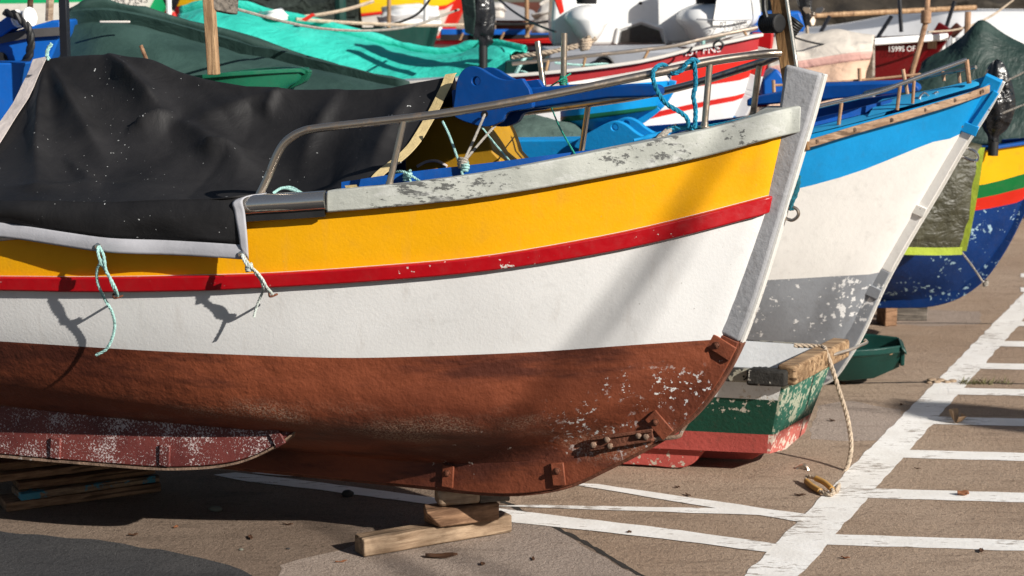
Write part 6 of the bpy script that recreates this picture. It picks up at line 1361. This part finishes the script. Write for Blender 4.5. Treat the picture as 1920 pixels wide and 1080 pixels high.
m = MB(); m.box(FM.side(1748, 82, bM, -.02), FM.hd*.03, FM.n*.012, FM.up*.035); m.build('wooden_bracket', M['pole_tan'], mb_)
m = MB(); m.beam(FM.on(1782, 66, .0), FM.on(1800, 48, 0), .06, .07); m.build('stem_head', M['brownhull'], mb_, bevel=.01)
m = MB(); m.tube(cat([at(1712, 128, 12.6), at(1723, 90, 12.6), at(1731, 60, 12.6), at(1737, 30, 12.6), at(1742, -50, 12.6)], 4), .019, 8); m.lathe(at(1736, 36, 12.6), V((0, 0, 1)), [(-.03, .024), (-.025, .036), (.06, .036), (.065, .02)], 12); tag(m.build('rusty_pole', M['rust_post'], None, origin=at(1700, 200, 12.6)), 'tall rusty pole with a pale collar in front of the maroon boat', 'pole')
m = MB(); m.tube([at(1697, 215, 12.6), at(1712, 128, 12.6)], .018, 8); m.build('foot', M['rust_post'], bpy.data.objects['rusty_pole'])
for x0, y0, x1, y1, lb, mt in ((1690, 60, 1684, -40, 'dark pole with tan foot left of the tall rusty pole', M['pole_black']), (1768, 70, 1790, 2, 'thin black slanting pole at the head of the maroon boat', M['pole_black']), (1642, 76, 1672, 30, 'black slanting prop at the left end of the white gunwale', M['pole_black']), (1532, 72, 1556, 30, 'black slanting pole above the beige cover', M['pole_black'])):
    pole('thin_pole', lb, at(x0, y0, 13.4), at(x1, y1, 13.4), .015, mt)
pole('bollard_pole', 'tan and dark pole with pale cap right of the maroon bow', at(1813, 74, 12.9), at(1815, 22, 12.9), .022, M['rust_post'])
pole('boat_boom', 'long pale horizontal pole across the upper right', at(1480, 32, 13.8), at(1830, 14, 14.2), .020, M['pole_tan'])
# beige and peach cover
rowsB = [[(1420, 260, 11.9), (1480, 250, 11.9), (1540, 245, 11.9), (1590, 240, 11.9), (1622, 235, 11.9)], [(1440, 190, 11.95), (1490, 180, 11.95), (1550, 172, 11.9), (1600, 168, 11.9), (1622, 160, 11.95)], [(1440, 140, 12.0), (1490, 132, 12.0), (1550, 122, 12.0), (1600, 115, 12.0), (1632, 112, 12.05)]]
rowsB2 = [[(1440, 140, 12.0), (1490, 132, 12.0), (1550, 122, 12.0), (1600, 115, 12.0), (1632, 112, 12.05)], [(1440, 126, 12.0), (1490, 116, 12.0), (1550, 106, 12.0), (1604, 98, 12.0), (1636, 96, 12.05)]]
rowsB3 = [[(1440, 126, 12.0), (1490, 116, 12.0), (1550, 106, 12.0), (1604, 98, 12.0), (1636, 96, 12.05)], [(1440, 90, 12.1), (1490, 84, 12.1), (1550, 78, 12.1), (1606, 74, 12.1), (1640, 74, 12.15)], [(1440, 76, 12.5), (1490, 70, 12.5), (1550, 66, 12.5), (1600, 68, 12.5), (1640, 70, 12.5)], [(1440, 240, 13.2), (1490, 240, 13.2), (1550, 240, 13.2), (1600, 240, 13.2), (1640, 240, 13.2)]]
bc = thing('boat_cover', 'beige and peach canvas cover with a pink stripe left of the maroon boat', 'cover', at(1540, 240, 12.3))
drape('lower_skirt', [[at(*p) for p in r] for r in rowsB], M['peach_cover'], bc, amp=.02, fr=4.5, nu=7, nv=6, seed=3, pin=(0, 2)); drape('pink_stripe', [[at(*p) for p in r] for r in rowsB2], M['pinkband'], bc, amp=.0, fr=3, nu=7, nv=3); drape('top', [[at(*p) for p in r] for r in rowsB3], M['beige_cover'], bc, amp=.03, fr=2.5, nu=7, nv=6, seed=6, pin=(2, 0))
m = MB(); m.prism([at(1452, 62, 12.9), at(1572, 62, 12.9), at(1580, 76, 12.9), at(1452, 80, 12.9)], V((0, .4, 0))); tag(m.build('grey_seat', M['grpgrey'], None, origin=at(1500, 80, 12.9), bevel=.02), 'grey moulded seat behind the beige cover', 'seat')
# white hull far right and the dark canopy behind everything
wh, FH, bH, zH = boat('motor_boat', 'large plain white hull behind the green tent shaped tarpaulin', (1560, 75, 16.5), 176, 0, [(1500, 60), (1520, 68), (1560, 85), (1620, 130), (1680, 170)], [(1510, 58), (1600, 52), (1700, 40), (1790, 26), (1860, 22), (2000, 21)], [[(1510, 70), (1700, 66), (2000, 64)], [(1560, 140), (1700, 150), (2000, 150)]], 2.2, 7.5, [M['w2']]*3, M['w2'], xmin=1480, stemw=.1) if False else (None,)*4
wh = thing('motor_boat', 'large plain white hull behind the green tent shaped tarpaulin', 'boat', at(1800, 150, 16.0))
hp = [(1470, 66, 16.2), (1560, 60, 16.1), (1640, 52, 16.0), (1720, 38, 15.9), (1780, 25, 15.8), (1850, 21, 15.8), (1960, 21, 15.8), (2100, 22, 15.8)]
topr = cat([at(*p) for p in hp], 5)
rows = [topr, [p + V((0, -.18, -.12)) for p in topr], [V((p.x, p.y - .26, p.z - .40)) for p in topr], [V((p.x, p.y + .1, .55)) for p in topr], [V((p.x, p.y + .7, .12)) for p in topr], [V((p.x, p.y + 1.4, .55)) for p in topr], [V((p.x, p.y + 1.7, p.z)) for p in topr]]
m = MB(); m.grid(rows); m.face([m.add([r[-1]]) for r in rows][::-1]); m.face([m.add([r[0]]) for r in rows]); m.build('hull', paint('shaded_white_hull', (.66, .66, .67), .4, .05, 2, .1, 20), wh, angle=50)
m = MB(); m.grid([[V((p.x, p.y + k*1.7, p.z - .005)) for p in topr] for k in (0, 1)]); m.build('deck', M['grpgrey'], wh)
cover('brown_tarpaulin', 'dark brown tarpaulin spread over a boat at the upper right corner', [[(1440, 70, 17.6), (1540, 66, 17.6), (1660, 60, 17.5), (1760, 36, 17.4), (1850, 30, 17.4), (2000, 30, 17.4)], [(1440, 30, 18.0), (1540, 32, 18.0), (1660, 34, 17.9), (1760, 20, 17.9), (1850, 10, 17.8), (2000, 8, 17.8)], [(1440, 2, 18.4), (1540, 4, 18.4), (1660, 8, 18.3), (1760, -2, 18.3), (1850, -8, 18.3), (2000, -10, 18.3)], [(1440, -40, 19.2), (1540, -38, 19.2), (1660, -36, 19.2), (1760, -44, 19.2), (1850, -48, 19.2), (2000, -50, 19.2)], [(1440, 60, 20.6), (1540, 60, 20.6), (1660, 60, 20.6), (1760, 60, 20.6), (1850, 60, 20.6), (2000, 60, 20.6)]], M['brown_tarp'], .10, 1.3, 14)
m = MB(); m.prism([at(1405, 68, 13.6), at(1416, 30, 13.6), at(1500, 20, 13.6), at(1512, 48, 13.6), at(1505, 64, 13.6)], V((0, .9, 0))); tag(m.build('blue_box', M['royal'], None, origin=at(1460, 68, 13.9), bevel=.02), 'royal blue locker partly hidden behind the mast post', 'box')
m = MB(); m.prism([at(1430, 180, 11.4), at(1430, 150, 11.4), at(1456, 128, 11.4), at(1475, 150, 11.4), at(1478, 182, 11.4)], V((0, .3, 0))); tag(m.build('blue_block', M['royal'], None, origin=at(1450, 180, 11.4), bevel=.015), 'small royal blue chock behind the grey stem head', 'block')
# bare outboard hanging dark at the top
ob3, b_3 = bag('outboard_motor', 'dark outboard motor hanging with its propeller beside the mast post', [(-60, 1494, 1526), (-20, 1492, 1526), (8, 1496, 1522), (24, 1502, 1522), (40, 1506, 1520), (52, 1510, 1516)], 12.7, M['black_bag'], .7, 9, cat_='outboard motor')
m = MB(); m.tube([at(1513, 48, 12.7), at(1515, 82, 12.7)], .012, 8); m.build('shaft', M['steel_worn'], ob3)
m = MB()
for k in range(3):
    a = 2*math.pi*k/3 + .4; c = at(1524, 26, 12.5); d = V((math.cos(a), -.25, math.sin(a))); e = V((-math.sin(a), .5, math.cos(a))).normalized(); f = d.cross(e)
    m.prism([c + d*.01, c + d*.04 + e*.028, c + d*.075 + e*.02, c + d*.082, c + d*.05 - e*.022], f*.006)
m.lathe(at(1524, 26, 12.5), V((0, -1, 0)), [(-.04, .016), (.02, .016), (.035, .006)], 12); m.build('propeller', M['steel_worn'], ob3, bevel=.002)
# plants growing by the fence of white palings between the bow and the tarpaulin
wpf = thing('paling_fence', 'low fence of pale palings with green leaves seen past the maroon bow', 'fence', at(1770, 160, 14.5))
for k in range(9):
    x = 1738 + 9*k; m = MB(); m.beam(at(x, 175, 14.5), at(x + 4, 70, 14.5), .02, .05, V((0, 1, 0))); m.build('paling', M['grp'] if k % 2 else M['grpgrey'], wpf)
rg = random.Random(5); m = MB()
for k in range(70):
    c = at(1735 + 85*rg.random(), 90 + 75*rg.random(), 14.3 + .1*rg.random()); u = V((rg.random() - .5, rg.random() - .5, rg.random() - .5)).normalized()*.05; v = V((rg.random() - .5, rg.random() - .5, rg.random() - .5)).normalized()*.025
    m.face([m.add([q]) for q in (c - u, c + v, c + u, c - v)])
o = m.build('weed', M['leafgreen'], None, recalc=False, origin=at(1770, 170, 14.35)); tag(o, 'green weed leaves growing through the pale paling fence', 'plant')
# far rows so that no bare ground shows between the hulls
# ---------------------------------------------------------------- unseen things added beyond the right edge to throw shade into the view
SUN_AZ, SUN_EL = R(-40), R(28)
S = V((math.cos(SUN_AZ)*math.cos(SUN_EL), math.sin(SUN_AZ)*math.cos(SUN_EL), math.sin(SUN_EL)))
sg_c = G(1880, 785) + S*7.2
sgn = thing('shadow_disc', 'round road sign on a grey pole beyond the right edge', 'road sign', V((sg_c.x, sg_c.y, 0)))  # unseen disc on a pole, added only for its shadow on the ground
m = MB(); m.lathe(sg_c, V((-.35, 1, .0)), [(0, .30), (.004, .30)], 40); m.build('disc', M['grp'], sgn)
m = MB(); m.tube([V((sg_c.x, sg_c.y + .05, 0)), V((sg_c.x, sg_c.y + .05, sg_c.z + .3))], .03, 12); m.build('pole', M['steel_worn'], sgn)
for (a, b, lb) in (((1560, 760), (1810, 792), 'upper overhead cable'), ((1590, 748), (1760, 757), 'lower overhead cable')):
    pa, pb = G(*a), G(*b); d = (pb - pa).normalized(); k = 9.0  # unseen cables, added to draw thin shadow lines across the ground
    m = MB(); m.tube([pa + S*k - d*1.2, pa.lerp(pb, .5) + S*k - V((0, 0, .05)), pb + S*k + d*4], .009, 6); tag(m.build('shadow_cable', M['black_rubber'], None, origin=pa + S*k), lb + ' beyond the right edge', 'cable')
# two unseen leaning masts, added to throw soft shadow bands on the bow
for (p0_, p1_, r_, k_, lb) in (((1345, 290), (1120, 640), .027, 12.5, 'nearer'), ((1300, 440), (1190, 640), .022, 14, 'farther')):
    ba, bb_ = F1.side(*p0_, bsheer1), F1.side(*p1_, bsheer1, .1)
    mt_ = [ba + S*k_, bb_ + S*k_]; dm = (mt_[0] - mt_[1]).normalized(); ft = mt_[1] - dm*(mt_[1].z/dm.z); hd_ = mt_[0] + dm*(1.2 if k_ < 13 else .1)
    m = MB(); m.tube([ft, ft.lerp(hd_, .5), hd_], [r_, r_*1.15, r_*.8], 12); tag(m.build('shadow_mast', M['post_wood'], None, origin=ft), lb + ' leaning wooden mast beyond the right edge', 'mast')
# unseen building, added to shade the foreground and cut bounce under the hull
YW = 6.15 - math.sin(-SUN_AZ)*6.95/math.tan(SUN_EL); XW = 6.2
hbx = thing('shade_building', 'plain two storey rendered harbour building beyond the right of the view', 'building', V((XW + 4, YW - 4, 0)))
M['render_wall'] = paint('rendered_wall', (.42, .36, .28), .8, .1, 1, .4, 20); M['roof_tile'] = paint('clay_roof', (.30, .10, .05), .8, .2, 3, .6, 12)
m = MB(); m.box(V((XW + 4.2, YW - 4.2, 3.45)), V((4.0, 0, 0)), V((0, 4.0, 0)), V((0, 0, 3.45))); m.build('wall', M['render_wall'], hbx)
m = MB(); m.prism([V((XW - .05, YW, 6.9)), V((XW - .05, YW - 8.4, 6.9)), V((XW - .05, YW - 8.4, 7.0)), V((XW - .05, YW - 4.2, 8.4)), V((XW - .05, YW, 7.0))], V((8.5, 0, 0))); m.build('roof', M['roof_tile'], hbx)
for x in (1.2, 3.2, 5.2, 7.0):
    for z in (1.6, 4.6):
        m = MB(); m.box(V((XW + x, YW - .19, z)), V((.45, 0, 0)), V((0, .03, 0)), V((0, 0, .65))); w_ = m.build('window', M['offwhite'], hbx)
        m = MB(); m.box(V((XW + x, YW - .16, z)), V((.38, 0, 0)), V((0, .008, 0)), V((0, 0, .58))); m.build('pane', M['dark_glass'], w_)
# ---------------------------------------------------------------- light, sky, camera
sl = bpy.data.lights.new('sun', 'SUN'); sl.energy = 5.0; sl.angle = R(.6); sl.color = (1, .95, .87)
so = bpy.data.objects.new('sun', sl); COL.objects.link(so); so.rotation_euler = S.to_track_quat('Z', 'Y').to_euler(); so.location = (6, -4, 9)
w = bpy.data.worlds.new('World'); SC.world = w; w.use_nodes = True
bg = w.node_tree.nodes['Background']; sk = w.node_tree.nodes.new('ShaderNodeTexSky'); sk.sky_type = 'NISHITA'; sk.sun_disc = False
sk.sun_elevation = SUN_EL; sk.sun_rotation = math.atan2(S.x, S.y)
w.node_tree.links.new(sk.outputs[0], bg.inputs[0]); bg.inputs[1].default_value = .05
cd = bpy.data.cameras.new('camera'); co = bpy.data.objects.new('camera', cd); COL.objects.link(co); SC.camera = co
co.location = CAM; co.rotation_euler = (R(90) - PITCH, 0, 0); cd.sensor_width = 36; cd.lens = FPX / 1920 * 36; cd.clip_end = 500
cd.dof.use_dof = True; cd.dof.focus_distance = 6.6; cd.dof.aperture_fstop = 4.4
SC.view_settings.view_transform = 'Standard'; SC.view_settings.look = 'None'; SC.view_settings.gamma = 1; SC.view_settings.exposure = EXPO
SC.view_settings.use_curve_mapping = False
SC.cycles.use_denoising = True
SC.cycles.max_bounces = 8
